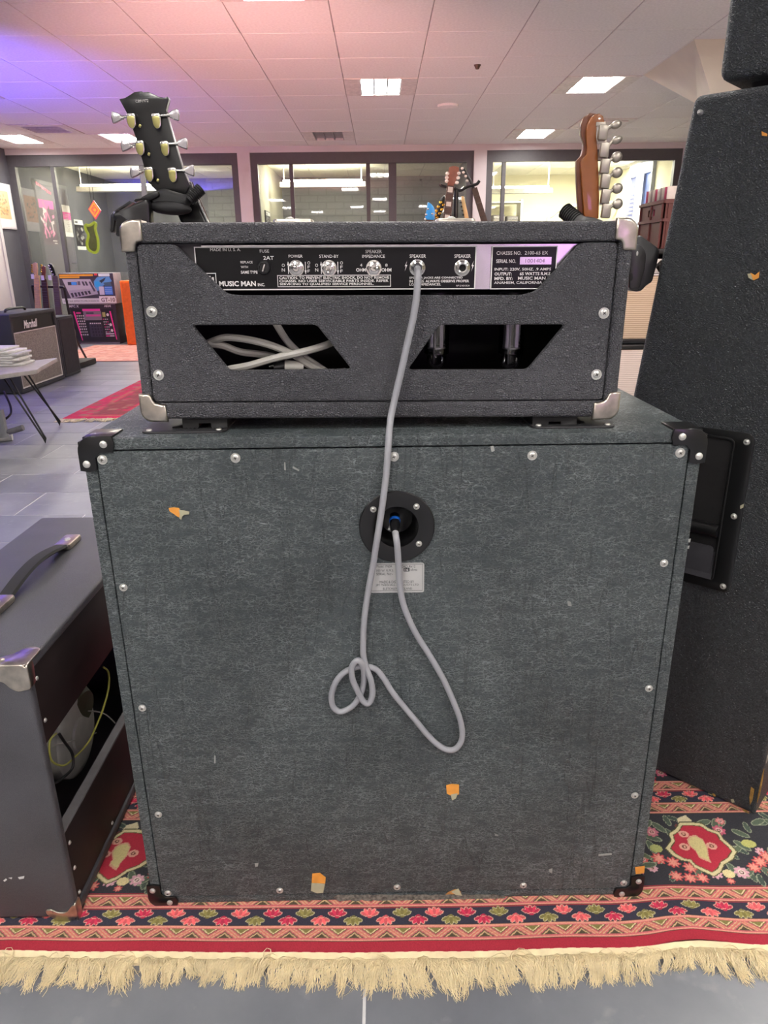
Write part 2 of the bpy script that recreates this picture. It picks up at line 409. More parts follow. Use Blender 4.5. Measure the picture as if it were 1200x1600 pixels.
M_LAMPON = emis('lit_diffuser', (255, 250, 244), CEIL_GLOW)
M_LAMPOFF = mat('unlit_louver_metal', (150, 152, 158), .3, .6)
M_LFRAME = mat('lamp_frame_enamel', (226, 218, 214), .6)
def ceiling_lamp(x, y, on):
    i, j = cell(x, y); x, y = cc(i, j)
    r = root('ceiling_lamp', 'x', 'ceiling light', (x, y, C))
    f = MB(); f.plate([rr(x-.298, y-.298, x+.298, y+.298, .003, 1), [(x-.17, y-.285), (x+.17, y-.285), (x+.17, y+.285), (x-.17, y+.285)]], .014, MX.Translation((0, 0, C-.004)))
    f.bx(x-.2, x+.2, y-.29, y+.29, C+.05, C+.06)
    for s in (-1, 1):
        f.bx(x+s*.175, x+s*.17, y-.29, y+.29, C-.002, C+.055); f.bx(x-.17, x+.17, y+s*.29, y+s*.285, C-.002, C+.055)
    f.build('lamp_frame', M_LFRAME, r)
    for k in range(3):
        d = MB(); cx = x+(k-1)*.112
        d.bx(cx-.050, cx+.050, y-.283, y+.283, C+.012, C+.018); d.build('diffuser', M_LAMPON if on else M_LAMPOFF, r)
    for k in range(4):
        lv = MB(); cx = x-.168+k*.112; lv.bx(cx-.007, cx+.007, y-.284, y+.284, C-.006, C+.012); lv.build('louver', M_LAMPOFF, r)
    return r
LAMP_LABELS = ['lit square ceiling light above the middle of the amplifier head', 'lit square ceiling light above the amber headstock, nearer of the two there',
    'lit ceiling light just in front of the glazing, right behind the amber headstock', 'switched off ceiling light near the middle glazed window',
    'lit ceiling light partly hidden by the black guitar headstock', 'lit ceiling light in the corner by the charcoal wall', 'unlit ceiling light inside the violet glow on the ceiling']
for n, (x, y, on) in enumerate(lamps_at):
    r = ceiling_lamp(x, y, on)
    if n < 7: r['label'] = LAMP_LABELS[n]
    else: r['label'] = 'unseen recessed square ceiling light above or behind the photographer'; r['group'] = 'ceiling lights outside the view'

x, y = cc(*cell(-3.57, 8.6)); r = root('ceiling_vent', 'dusty pink-lit ceiling air vent with a speckled grille near the corner', 'vent', (x, y, C))
m = MB(); m.plate([rr(x-.295, y-.295, x+.295, y+.295, .01), rr(x-.2, y-.2, x+.2, y+.2, .01)], .012, MX.Translation((0, 0, C-.005))); m.build('vent_frame', M_LFRAME, r)
m = MB(); m.bx(x-.2, x+.2, y-.2, y+.2, C+.004, C+.006); m.build('backing', mat('dusty_dark', (120, 100, 90), .9, noise=.4, nscale=90), r)
for k in range(8):
    m = MB(); yy = y-.175+k*.05; m.box((x, yy, C-.002), (.4, .03, .003), rot=MX.Rotation(RD(30), 4, 'X')); m.build('slat', M_LFRAME, r)
x, y = cc(*cell(2.43, 8.6)); r = root('ceiling_cassette', 'flat pale ceiling ventilation cassette behind the amber headstock tuners', 'vent', (x, y, C))
m = MB(); m.plate([rr(x-.295, y-.295, x+.295, y+.295, .02)], .014, MX.Translation((0, 0, C-.006)), bev=.003); m.build('cover_plate', M_LFRAME, r)
m = MB(); m.plate([rr(x-.22, y-.22, x+.22, y+.22, .02)], .012, MX.Translation((0, 0, C-.02)), bev=.003); m.build('inner_plate', M_TILEC, r)
p = fl(700, 163, C); m = MB(); m.lathe([(0, .032), (.05, .030), (.095, .018), (.1, 0)], (p.x, p.y, C-.006), (0, 0, -1))
props(m.build('smoke_detector', M_TILEC), 'small round disc smoke detector on the ceiling tiles', 'smoke detector')
p = fl(746, 100, C); m = MB(); m.lathe([(0, .03), (.012, .028), (.02, .012), (.028, 0)], (p.x, p.y, C-.006), (0, 0, -1), 16)
props(m.build('sprinkler', mat('dull_brass', (120, 100, 90), .4, .8)), 'tiny dark ceiling sprinkler head among the tiles', 'sprinkler')

# sloping shaft coming down from the ceiling (right)
a0 = V((2.13, 5.53, C)); a1 = V((2.13, 6.51, C)); b0 = yp(1118, 170, 5.62); b1 = yp(1090, 163, 6.2)
m = MB(); W_ = 1.6
m.mesh([a0, a1, a1+V((W_, 0, 0)), a0+V((W_, 0, 0)), b0, b1, V((3.7, b1.y, b1.z)), V((3.7, b0.y, b0.z))],
       [(0, 1, 2, 3), (4, 5, 6, 7), (0, 1, 5, 4), (1, 2, 6, 5), (2, 3, 7, 6), (3, 0, 4, 7)])
m.build('trim_1', mat('beige_plaster', (232, 222, 206), .85, noise=.03, nscale=4), None, kind='structure', ang=10)

def wall(name, mt, *a):
    m = MB()
    for q in a: m.bx(*q)
    return m.build(name, mt, None, kind='structure')
M_LILAC = mat('pale_wall_paint', (208, 200, 202), .85, nscale=3, noise=.02)
wall('wall_left', M_WALLL, (XL-.1, XL, YB, YE, 0, C+.1))
wall('wall_right', M_CREAM, (XR, XR+.1, YB, YP, 0, C+.1))
wall('wall_right_back_room', M_CREAM, (3.90, 4.0, YP+.08, YE, 0, C+.05))
m = MB(); m.bx(3.86, 3.90, YP+.08, YE, C-.05, C-.006); m.build('trim_3', M_WPAINT, None, kind='structure')
wall('wall_front', M_WHITE, (XL, XR, YB-.1, YB, 0, C+.1))
HZ = 2.305
wall('wall_back', M_LILAC, (XL, XR, YP-.06, YP+.06, HZ, C+.05), (-1.772, -1.615, YP-.08, YP+.08, 0, HZ), (1.214, 1.376, YP-.08, YP+.08, 0, HZ), (3.86, XR, YP-.08, YP+.08, 0, HZ))
m = MB(); m.bx(XL, XL+.012, YB, YP, 0, .07); m.build('baseboard_left', M_FRAME, None, kind='structure')

def glass_mat():
    m = bpy.data.materials.new('window_glass'); m.use_nodes = True; t = m.node_tree; n = t.nodes; n.clear()
    o = n.new('ShaderNodeOutputMaterial'); mx = n.new('ShaderNodeMixShader'); tr = n.new('ShaderNodeBsdfTransparent'); gl = n.new('ShaderNodeBsdfGlossy')
    gl.inputs['Roughness'].default_value = .02; gl.inputs['Color'].default_value = (.95, .95, .95, 1)
    tr.inputs['Color'].default_value = (.93, .94, .93, 1)
    fr = n.new('ShaderNodeFresnel'); fr.inputs['IOR'].default_value = 1.55
    ma = n.new('ShaderNodeMath'); ma.operation = 'MULTIPLY_ADD'; ma.inputs[1].default_value = 1.6; ma.inputs[2].default_value = .02
    t.links.new(fr.outputs[0], ma.inputs[0]); t.links.new(ma.outputs[0], mx.inputs[0])
    t.links.new(tr.outputs[0], mx.inputs[1]); t.links.new(gl.outputs[0], mx.inputs[2]); t.links.new(mx.outputs[0], o.inputs[0]); return m
M_GLASS = glass_mat()
def window(name, x0, x1, mull, transom=None):
    m = MB(); F = .085
    m.bx(x0, x1, YP-.04, YP+.04, HZ-.13, HZ); m.bx(x0, x1, YP-.04, YP+.04, 0, .08)
    m.bx(x0, x0+F, YP-.04, YP+.04, .08, HZ-.13); m.bx(x1-F, x1, YP-.04, YP+.04, .08, HZ-.13)
    w = m.build(name, M_FRAME, None, kind='structure')
    xs = [x0+F]+[q[0] for q in mull]+[x1-F]
    for cx, wd in mull:
        m = MB(); m.bx(cx-wd/2, cx+wd/2, YP-.03, YP+.03, .08, HZ-.13, bev=.004, seg=1); m.build('mullion', M_FRAME, w)
    if transom:
        m = MB(); m.bx(x0+F, x1-F, YP-.025, YP+.025, transom-.02, transom+.02); m.build('transom', M_FRAME, w)
    for a, b in zip(xs, xs[1:]):
        m = MB(); m.bx(a, b, YP-.003, YP+.003, .08, HZ-.13); m.build('pane', M_GLASS, w)
window('window_1', XL, -1.772, [(-4.14, .05), (-3.01, .06)])
window('window_2', -1.615, 1.214, [(-1.107, .05), (-.128, .05), (.183, .10)])
window('window_3', 1.376, 3.86, [(1.605, .05), (2.75, .05)])

# rooms beyond the glazing
m = MB(); m.bx(XL, XR, YP, YE, -.06, 0); m.build('floor_back_rooms', M_TILE, None, kind='structure')
cb = MB(); cb.bx(XL, XR, YP, YE, C+.004, C+.05); cback = cb.build('ceiling_back_rooms', M_TBAR, None, kind='structure')
m = MB()
for i in range(-9, 7):
    for j in range(0, 3):
        x0 = XL+.002+(i+9)*.6; y0 = YP+.06+j*1.2
        m.bx(x0, min(x0+.59, XR), y0, min(y0+1.19, YE), C-.006, C+.006)
m.build('ceiling_tile_field', mat('cream_ceiling_tile', (226, 222, 204), .95), cback, kind='stuff')
def brick_mat():
    t = NT('grey_painted_brick'); b = t.add('ShaderNodeTexBrick', offset=.5)
    sp = t.add('ShaderNodeSeparateXYZ'); cm = t.add('ShaderNodeCombineXYZ'); tc = t.add('ShaderNodeTexCoord')
    t.ln(tc.outputs['Object'], sp.inputs[0]); t.ln(sp.outputs[0], cm.inputs[0]); t.ln(sp.outputs[2], cm.inputs[1]); t.ln(cm.outputs[0], b.inputs['Vector'])
    b.inputs['Color1'].default_value = lin((112, 112, 114))+(1,); b.inputs['Color2'].default_value = lin((104, 104, 106))+(1,); b.inputs['Mortar'].default_value = lin((88, 88, 90))+(1,)
    b.inputs['Scale'].default_value = 1; b.inputs['Brick Width'].default_value = .3; b.inputs['Row Height'].default_value = .11; b.inputs['Mortar Size'].default_value = .008
    t.ln(b.outputs[0], t.b.inputs['Base Color']); t.b.inputs['Roughness'].default_value = .8; t.bump(b.outputs['Fac'], -.4, .01); return t.m
M_BRICK = brick_mat()
wall('wall_back_rooms', M_BRICK, (-2.95, 1.30, YE, YE+.1, 0, C+.05))
wall('wall_back_rooms_grey', M_WALLL, (XL, -2.95, YE, YE+.1, 0, C+.05))
wall('wall_back_rooms_cream', M_CREAM, (1.30, XR, YE, YE+.1, 0, C+.05))
wall('wall_divider_cream', mat('warm_grey_paint', (172, 168, 152), .85, nscale=3, noise=.02), (-1.72, -1.66, YP+.09, YE, 0, C+.05))
wall('wall_divider_grey', M_WALLL, (1.26, 1.30, YP+.09, YE, 0, C+.05))
wall('wall_divider_dark', M_WALLL, (.20, .23, 11.9, YE, 0, C+.05)) if 0 else None

M_TUBE = emis('lit_tube', (255, 246, 214), BACK_GLOW*2.2)
def hanging_lamp(p0, p1, lab):
    r = root('hanging_tube_lamp', lab, 'hanging light', (p0.x, p0.y, p0.z))
    z = p0.z; L = p1.x-p0.x
    m = MB(); m.plate([[(-.07, 0), (.07, 0), (.045, .07), (-.045, .07)]], L, MX.Translation(((p0.x+p1.x)/2, p0.y, z)) @ MX.Rotation(pi/2, 4, 'Z') @ MX.Rotation(pi/2, 4, 'X'))
    m.build('housing', M_WPAINT, r)
    m = MB(); m.cyl((p0.x+.05, p0.y, z+.09), (p1.x-.05, p0.y, z+.09), .014, n=8); m.build('fluorescent_tube', M_TUBE, r)
    for x in (p0.x+.06, p1.x-.06):
        m = MB(); m.cyl((x, p0.y, z+.07), (x, p0.y, C-.006), .008, n=6); m.build('hanger', M_WPAINT, r)
hanging_lamp(yp(122, 300, 11.6), yp(262, 300, 11.6), 'long white tube light hanging in the room with posters')
hanging_lamp(yp(438, 293, 11.8), yp(571, 293, 11.8), 'long white tube light hanging in the brick walled middle room')
hanging_lamp(yp(764, 303, 11.6), yp(862, 303, 11.6), 'long white tube light hanging in the cream room')
for i, x in enumerate((-3.2, -.6, 3.2)):
    lamp('back_room_lamp', 'AREA', (x, 11.7, C-.06), (x, 11.7, 0), (60, 30, 110)[i], (1, .97, .82), shape='RECTANGLE', size=1.6, size_y=.4)

# door on the left wall
m = MB(); m.bx(XL, XL+.03, 8.45, 9.38, .01, 2.05, bev=.004); d = m.build('door_1', M_WHITE, None, kind='structure')
m = MB(); m.bx(XL, XL+.045, 9.38, 9.44, 0, 2.1); m.bx(XL, XL+.045, 8.39, 8.45, 0, 2.1); m.bx(XL, XL+.045, 8.39, 9.44, 2.05, 2.1); m.build('door_frame', M_WHITE, d)
m = MB(); m.tube([(XL+.03, 8.54, 1.02), (XL+.08, 8.54, 1.02), (XL+.08, 8.66, 1.02)], .01, smooth=False); m.build('door_handle', M_CHROME, d)

# ==================== RUGS ====================
def inpoly(P, X, Y):
    P = np.array(P, float); r = np.zeros(X.shape, bool); j = len(P)-1
    for i in range(len(P)):
        xi, yi, xj, yj = *P[i], *P[j]
        if yi != yj:
            c = ((yi > Y) != (yj > Y)) & (X < (xj-xi)*(Y-yi)/(yj-yi)+xi); r ^= c
        j = i
    return r
class Paint:
    def __init__(s, X, Y, base): s.X, s.Y = X, Y; s.c = np.zeros(X.shape+(3,)); s.c[:] = lin(base)
    def set(s, mask, col, a=1.): s.c[mask] = s.c[mask]*(1-a)+np.array(lin(col))*a
    def poly(s, P, col, a=1.):
        P = np.array(P, float); lo, hi = P.min(0), P.max(0)
        idx = np.nonzero((s.X >= lo[0]) & (s.X <= hi[0]) & (s.Y >= lo[1]) & (s.Y <= hi[1]))
        if len(idx[0]) == 0: return
        k = inpoly(P, s.X[idx], s.Y[idx]); s.c[idx[0][k], idx[1][k]] = s.c[idx[0][k], idx[1][k]]*(1-a)+np.array(lin(col))*a
    def ell(s, cx, cy, rx, ry, col, ang=0):
        dx, dy = s.X-cx, s.Y-cy; c, n = cos(ang), sin(ang)
        s.set((((dx*c+dy*n)/rx)**2+((-dx*n+dy*c)/ry)**2) < 1, col)
    def rect(s, x0, y0, x1, y1, col, a=1.): s.set((s.X >= x0) & (s.X <= x1) & (s.Y >= y0) & (s.Y <= y1), col, a)
    def bar(s, x0, y0, x1, y1, w, col):
        d = np.array((x1-x0, y1-y0)); L = np.hypot(*d)+1e-9; d = d/L
        u = (s.X-x0)*d[0]+(s.Y-y0)*d[1]; v = -(s.X-x0)*d[1]+(s.Y-y0)*d[0]; s.set((u > 0) & (u < L) & (abs(v) < w/2), col)
def painted_grid(name, X, Y, Z, cols, mt, parent=None, flip=False, map3=None, **kw):
    """grid mesh with colours per point; map3 gives 3-D positions"""
    ny, nx = X.shape; co = np.stack([X, Y, Z], -1).reshape(-1, 3) if map3 is None else map3.reshape(-1, 3)
    me = bpy.data.meshes.new(name); me.vertices.add(nx*ny); me.vertices.foreach_set('co', co.astype(np.float32).ravel())
    a = (np.arange(ny-1)[:, None]*nx+np.arange(nx-1)[None]).ravel(); q = np.stack([a, a+1, a+nx+1, a+nx], -1)
    if flip: q = q[:, ::-1]
    me.loops.add(q.size); me.polygons.add(len(q)); me.loops.foreach_set('vertex_index', q.ravel().astype(np.int32))
    me.polygons.foreach_set('loop_start', np.arange(0, q.size, 4, dtype=np.int32)); me.update(calc_edges=True)
    at = me.color_attributes.new('paint', 'FLOAT_COLOR', 'POINT')
    at.data.foreach_set('color', np.concatenate([cols.reshape(-1, 3), np.ones((nx*ny, 1))], 1).astype(np.float32).ravel())
    me.transform(wm(parent).inverted()); me.materials.append(mt)
    return link(name, me, parent, **kw)
M_RUG = vcol('rug_pile', .95, bump=.5, nscale=420)
def hgt(X, Y): return .0085+.0035*np.exp(-((X-.46)/.05)**2)*np.clip((.93-Y)/.1, 0, 1)
PINK, ROSE, CRE, OLV, NAVY, BRN = (198, 100, 106), (180, 50, 74), (222, 206, 156), (126, 118, 66), (50, 48, 64), (70, 56, 42)
def guard(p, y0, y1):
    """narrow pink guard stripe with zigzag lozenges"""
    p.rect(-9, y0, 9, y1, PINK); h = y1-y0; P_ = .050; Yc = p.Y-y0
    u = ((p.X/P_) % 1.0); v = Yc/h; inside = (p.Y > y0+.002) & (p.Y < y1-.002)
    z = abs(2*u-1)
    p.set(inside & (abs(z-v) < .17), (208, 176, 132)); p.set(inside & (abs(z-v) < .09), (206, 118, 106))
    p.set(inside & (z < v-.30), (118, 92, 62)); p.set(inside & (z < v-.42), CRE); p.set(inside & (z < v-.52), OLV)
    p.set(inside & (z > v+.30), (96, 84, 60)); p.set(inside & (z > v+.42), (204, 170, 128)); p.set(inside & (z > v+.55), (80, 70, 50))
    p.rect(-9, y0-.003, 9, y0, (222, 150, 132)); p.rect(-9, y1, 9, y1+.003, (222, 150, 132))
    p.rect(-9, y0-.0045, 9, y0-.003, BRN); p.rect(-9, y1+.003, 9, y1+.0045, BRN)
def florets(p, y0, y1, xa, xb):
    p.rect(-9, y0, 9, y1, NAVY); n = int((xb-xa)/.0256); H = y1-y0
    for i in range(n):
        x = xa+i*.0256; up = i % 2 == 0; s_ = 1 if up else -1
        c = (126, 118, 66) if i % 3 == 1 else [(184, 44, 74), (214, 92, 96)][(i//2) % 2]; ed = (196, 186, 140) if i % 3 == 1 else (232, 170, 150)
        cy = y0+(.60 if up else .40)*H
        for pas in (0, 1):
            for k in (0, 4, 1, 3, 2):
                t = RD(-66+33*k); ox, oy = sin(t)*.0088, s_*cos(t)*.0068
                rx, ry = ((.0037, .0076), (.0027, .0064))[pas]
                p.ell(x+ox, cy+oy-s_*.0008, rx, ry, (ed, c)[pas] if pas == 0 else (c if k % 2 == 0 else tuple(min(255, int(q*1.18)) for q in c)), ang=-t*s_)
        p.ell(x, cy-s_*.0035, .004, .0018, c)
def pix(poly, ox=1000, oy=1180, s=6.): return [tuple(fl(ox+a/s, oy+b/s, .009))[:2] for a, b in poly]
MED = pix([(385, 640), (350, 700), (290, 740), (310, 800), (262, 870), (320, 930), (400, 975), (470, 985), (520, 1040), (600, 1080), (690, 1120), (745, 1080), (775, 1010), (850, 965), (885, 900), (840, 850), (770, 790), (735, 730), (640, 695), (575, 650), (480, 640)])
TOPF = pix([(355, 600), (430, 570), (490, 620), (480, 660), (440, 680), (370, 660)])
BLOB = pix([(445, 790), (470, 760), (520, 750), (590, 790), (630, 860), (640, 940), (665, 1000), (640, 990), (600, 975), (550, 950), (530, 900), (460, 840)])
MC = fl(1000+560/6, 1180+850/6, .009)
def shift(P, dx, sc=1.): return [(MC.x+(a-MC.x)*sc+dx, MC.y+(b-MC.y)*sc) for a, b in P]
def rosette(p, x, y, r, c1, c2):
    for k in range(8):
        t = 2*pi*k/8; p.ell(x+cos(t)*r*.62, y+sin(t)*r*.62, r*.38, r*.25, c1, t)
    p.ell(x, y, r*.45, r*.45, c2); p.ell(x, y, r*.28, r*.28, (96, 50, 56)); p.ell(x, y, r*.15, r*.15, c2)
def leaf(p, x, y, a, l=.020, w=.007, c=(84, 98, 80)):
    p.ell(x, y, l*1.12, w*1.3, (150, 156, 130), a); p.ell(x, y, l, w, c, a)
def cross(p, x, y, s):
    for t in (.5, 1.25, 2.05, 2.8): p.ell(x, y, s, s*.28, (200, 80, 82), t)
    for t in (.5, 1.25, 2.05, 2.8): p.ell(x, y, s*.75, s*.16, (224, 150, 132), t)
def field(p, y0, y1):
    p.rect(-9, y0, 9, y1, (50, 50, 56)); R_ = MC.x
    for k in range(-4, 3):
        dx = .3383*k
        # vines, leaves and small blossoms around
        g5 = np.random.default_rng(5)
        for q in range(26):
            fx, fy = g5.uniform(-.17, .17), g5.uniform(-.075, .07); leaf(p, R_+dx+fx, MC.y+fy, g5.uniform(0, 3), .012, .0042, [(76, 90, 76), (64, 78, 70), (92, 104, 80)][q % 3])
        for q in range(9):
            fx, fy = .17+g5.uniform(-.07, .07), g5.uniform(-.075, .07); rosette(p, R_+dx+fx, MC.y+fy, .0095, [(196, 112, 128), (206, 90, 90), (212, 160, 172)][q % 3], (222, 176, 168))
        for (ax, ay, an) in ((-.075, .052, .7), (-.055, .045, 2.2), (.03, .055, .3), (.05, .05, 1.2), (.085, .028, 2.5), (.075, .0, 2.3), (-.085, -.0, 1.7), (-.075, .02, 2.7), (.09, -.06, 2.0), (.035, -.052, 1.9), (-.025, -.052, 1.2), (.055, -.06, .6), (.13, .055, .4), (.155, .05, 2.4), (-.105, -.04, .2)):
            leaf(p, R_+dx+ax, MC.y+ay, an, .014, .0052)
        rosette(p, R_+dx-.072, MC.y+.034, .0125, (196, 112, 128), (222, 168, 160)); rosette(p, R_+dx+.050, MC.y+.036, .0125, (198, 96, 118), (222, 176, 168)); rosette(p, R_+dx+.062, MC.y+.058, .009, (214, 130, 128), (222, 176, 168))
        p.ell(R_+dx-.078, MC.y-.004, .011, .009, (176, 180, 112)); p.ell(R_+dx+.088, MC.y+.004, .013, .009, (186, 184, 108))
        for (ax, ay, s_) in ((-.082, -.026, .013), (-.060, -.035, .013), (-.036, -.047, .013), (-.066, -.066, .012), (-.045, -.07, .012), (-.024, -.07, .011), (.105, -.025, .013), (.088, -.036, .013), (.072, -.048, .012), (.10, -.062, .012), (.125, -.064, .012), (.02, -.076, .007)):
            cross(p, R_+dx+ax, MC.y+ay, s_)
        rosette(p, R_+dx+.001, MC.y-.060, .012, (212, 160, 172), (232, 214, 200)); rosette(p, R_+dx+.046, MC.y-.058, .013, (212, 160, 172), (232, 214, 200)); p.ell(R_+dx+.023, MC.y-.061, .010, .009, (216, 202, 150))
        p.poly(shift(TOPF, dx, 1.04), (206, 196, 160)); p.ell(R_+dx-.021, MC.y+.047, .0045, .005, (110, 60, 60))
        p.poly(shift(MED, dx, 1.10), (84, 82, 50)); p.poly(shift(MED, dx, 1.06), (206, 196, 150)); p.poly(shift(MED, dx, .94), (92, 78, 46)); p.poly(shift(MED, dx, .90), (178, 42, 62))
        p.poly(shift(BLOB, dx, 1.05), (206, 160, 130)); p.poly(shift(BLOB, dx, .9), (202, 190, 132))
        for (ax, ay) in ((-.017, .028), (-.027, -.001), (.021, .0)):
            p.ell(R_+dx+ax, MC.y+ay, .009, .008, (214, 160, 140)); p.ell(R_+dx+ax, MC.y+ay, .004, .004, (104, 56, 46)); p.ell(R_+dx+ax, MC.y+ay, .002, .002, (214, 170, 140))
        # orange flower between two medallions
        ox, oy = R_+dx+.166, MC.y+.012
        for t in range(9): p.ell(ox+cos(t*.7)*.022, oy+sin(t*.7)*.026, .012, .007, (216, 88, 54), t*.7)
        p.ell(ox, oy, .022, .026, (206, 198, 130)); p.ell(ox, oy, .017, .020, (96, 92, 56)); p.ell(ox, oy, .011, .013, (92, 78, 110)); p.ell(ox, oy, .006, .008, (206, 196, 140))
RX0, RX1, RY0 = -1.0, 1.15, .7795
def rug_paint(X, Y):
    p = Paint(X, Y, (170, 40, 58))
    p.rect(-9, .7975, 9, .7995, (66, 48, 30))
    guard(p, .802, .822); florets(p, .8262, .8572, RX0, RX1); guard(p, .8622, .8845); field(p, .8895, 1.054)
    guard(p, 1.0585, 1.080); florets(p, 1.0845, 1.113, RX0, RX1); guard(p, 1.118, 1.138)
    p.rect(-9, 1.1425, 9, 9, (44, 42, 48))
    for i in range(60):
        rosette(p, RX0+i*.038+.01*sin(i*3), 1.165+.018*sin(i*2.3), .013, [(206, 196, 160), (186, 44, 66), (198, 96, 118)][i % 3], (214, 176, 160))
    p.rect(-9, 1.2, 9, 9, (120, 40, 52))
    n = rng.random(X.shape)*.22+.89; p.c *= n[..., None]; return p.c
rug = root('persian_rug', 'long patterned red and navy oriental rug with a cream fringe under the big speaker cabinet', 'rug', (0, .78, 0))
WX = [-1.0, -.75, -.58, -.51, -.44, -.29, -.15, 0, .09, .19, .28, .36, .40, .435, .47, .51, .55, .62, .75, 1.15]
WY = [.010, .012, .0125, .0105, .009, .006, .0028, .0012, .0008, .002, .004, .004, .0065, .011, .0132, .0105, .0065, .004, .005, .004]
def edge_wave(x): return np.interp(x, WX, WY)+.0006*np.sin(np.asarray(x)*31)
def rug_grid(x0, x1, y0, y1, step, name):
    nx, ny = int((x1-x0)/step)+1, int((y1-y0)/step)+1
    X, Y = np.meshgrid(np.linspace(x0, x1, nx), np.linspace(y0, y1, ny))
    # wavy near edge
    Yw = Y+edge_wave(X)*np.clip((.94-Y)/.16, 0, 1)
    return painted_grid(name, X, Yw, hgt(X, Yw), rug_paint(X, Y), M_RUG, rug)
rug_grid(-.80, .86, RY0, .889, .00125, 'woven_border')
rug_grid(-.62, -.34, .889, 1.205, .0015, 'woven_field'); rug_grid(.37, .86, .889, 1.205, .0015, 'woven_field')
rug_grid(-.34, .37, .889, 1.205, .01, 'woven_field'); rug_grid(.86, RX1, RY0, 1.205, .005, 'woven_end'); rug_grid(RX0, -.80, RY0, 1.205, .005, 'woven_end'); rug_grid(-.80, -.62, .889, 1.205, .008, 'woven_field')
m = MB(); m.bx(RX0, RX1, 1.20, 2.0, .001, .0075); m.build('plain_field', mat('dark_red_wool', (120, 40, 52), .95), rug)
m = MB(); m.bx(RX0, RX1, .785, 1.21, .0008, .004); m.build('backing', mat('rug_backing', (150, 90, 80), .95), rug)
def fringe(x0, x1, y, n, L0, L1, mt, parent, r=.0007, seed=1, wavy=True):
    """clumps of wavy yarn lying on the floor"""
    g = np.random.default_rng(seed); S = 8; cs = []; fs = []; base = 0
    cw = .0085*(r/.0007); nc = int((x1-x0)/cw); per = max(3, n//nc)
    for c in range(nc):
        xc = x0+(c+.5)*cw+g.normal(0, cw*.15); lc = L0+(L1-L0)*(.45+.28*sin(xc*9+1)+.17*sin(xc*27)+.25*g.normal()); lc = max(L0*.6, lc)
        ac = g.normal(0, .30)+.25*sin(xc*13); bc = g.normal(0, .8); zc = g.uniform(0, .005); tip = g.uniform(.25, .8)
        for i in range(per):
            x = xc+g.uniform(-.62, .62)*cw; L = lc*g.uniform(.72, 1.06); wild = g.random() < .10
            a0 = ac+g.normal(0, .10)-(x-xc)/cw*.25*tip + (g.normal(0, .6) if wild else 0); bend = bc+g.normal(0, .45 if not wild else 1.6); wr = r*g.uniform(.7, 1.3); ph = g.uniform(0, 6)
            lift = zc+g.uniform(0, .003)+(.004 if wild else 0)
            wy = float(edge_wave(x)) if wavy else 0
            px, py = x, y+wy-.010 if wavy else y
            for s in range(S):
                t = s/(S-1); z = .0062*(1-t)**1.3+lift*sin(pi*min(1, t*1.15))*.9+.0010+wr*.6
                ang = a0+bend*(t-.35)+.35*sin(ph+t*7); w = wr*(1-.5*t**2)
                for k in range(3):
                    q = 2*pi*k/3+.5; cs.append((px+w*cos(q), py, z+w*sin(q)))
                px += sin(ang)*L/(S-1); py -= cos(ang)*L/(S-1)
            for s in range(S-1):
                for k in range(3):
                    b = base+s*3; fs.append((b+k, b+(k+1) % 3, b+3+(k+1) % 3, b+3+k))
            base += 3*S
    me = bpy.data.meshes.new('fringe'); me.from_pydata(cs, [], fs); me.transform(wm(parent).inverted()); me.materials.append(mt)
    me.polygons.foreach_set('use_smooth', [True]*len(me.polygons))
    return link('fringe', me, parent, kind='stuff')
M_FR = mat('cream_fringe_yarn', (236, 218, 176), .9, noise=.05, nscale=60)
fringe(RX0, RX1, RY0, 9400, .034, .058, M_FR, rug)
m = MB(); N = 400; vs = []
for i in range(N+1):
    x = RX0+(RX1-RX0)*i/N; y = RY0+float(edge_wave(x))
    for dy, z in ((.0004, .0086), (-.006, .0078), (-.016, .0050), (-.017, .0008)): vs.append((x, y+dy, z+.0002*sin(i*1.7)))
fs = [(i*4+k, i*4+k+1, i*4+5+k, i*4+4+k) for i in range(N) for k in range(3)]
m.mesh(vs, fs); m.build('fringe_band', M_FR, rug)

def small_rug(name, lab, x0, x1, y0, y1, pal, fr=None, seed=3):
    r = root(name, lab, 'rug', ((x0+x1)/2, y0, 0))
    st = .016; X, Y = np.meshgrid(np.arange(x0, x1+st, st), np.arange(y0, y1+st, st)); p = Paint(X, Y, pal[0])
    e = np.minimum(np.minimum(X-x0, x1-X), Y-y0)
    for a, b, c in ((.10, .14, pal[1]), (.16, .34, pal[2]), (.36, .40, pal[1])): p.set((e > a) & (e < b), c)
    g = np.random.default_rng(seed)
    for i in range(420):
        p.ell(g.uniform(x0, x1), g.uniform(y0+.1, y1), g.uniform(.02, .05), g.uniform(.02, .04), pal[3+i % (len(pal)-3)])
    p.rect(-9, y0, 9, y0+.08, pal[0]); p.c *= (g.random(X.shape)*.3+.85)[..., None]
    painted_grid('woven_top', X, Y, np.full(X.shape, .0065), p.c, M_RUG, r)
    m = MB(); m.bx(x0, x1, y0, y1, .0006, .006); m.build('backing', MATS['rug_backing'], r)
    if fr:
        fringe(x0, x1, y0+.004, 700, .06, .09, fr, r, r=.003, seed=7, wavy=False)
    return r
small_rug('red_rug', 'bright red patterned rug with a short fringe on the tiles behind the combo', -2.16, -.6, 4.72, 6.9, [(205, 40, 78), (190, 100, 80), (150, 70, 66), (170, 110, 90), (196, 60, 84), (160, 84, 70), (190, 44, 74)], mat('pale_fringe_yarn', (226, 214, 176), .9))
small_rug('peach_rug', 'faded peach rug in front of the cardboard equipment boxes', -3.72, -1.6, 7.8, 9.45, [(222, 160, 140), (214, 140, 124), (226, 172, 150), (216, 150, 130), (230, 180, 160)], None, 5)

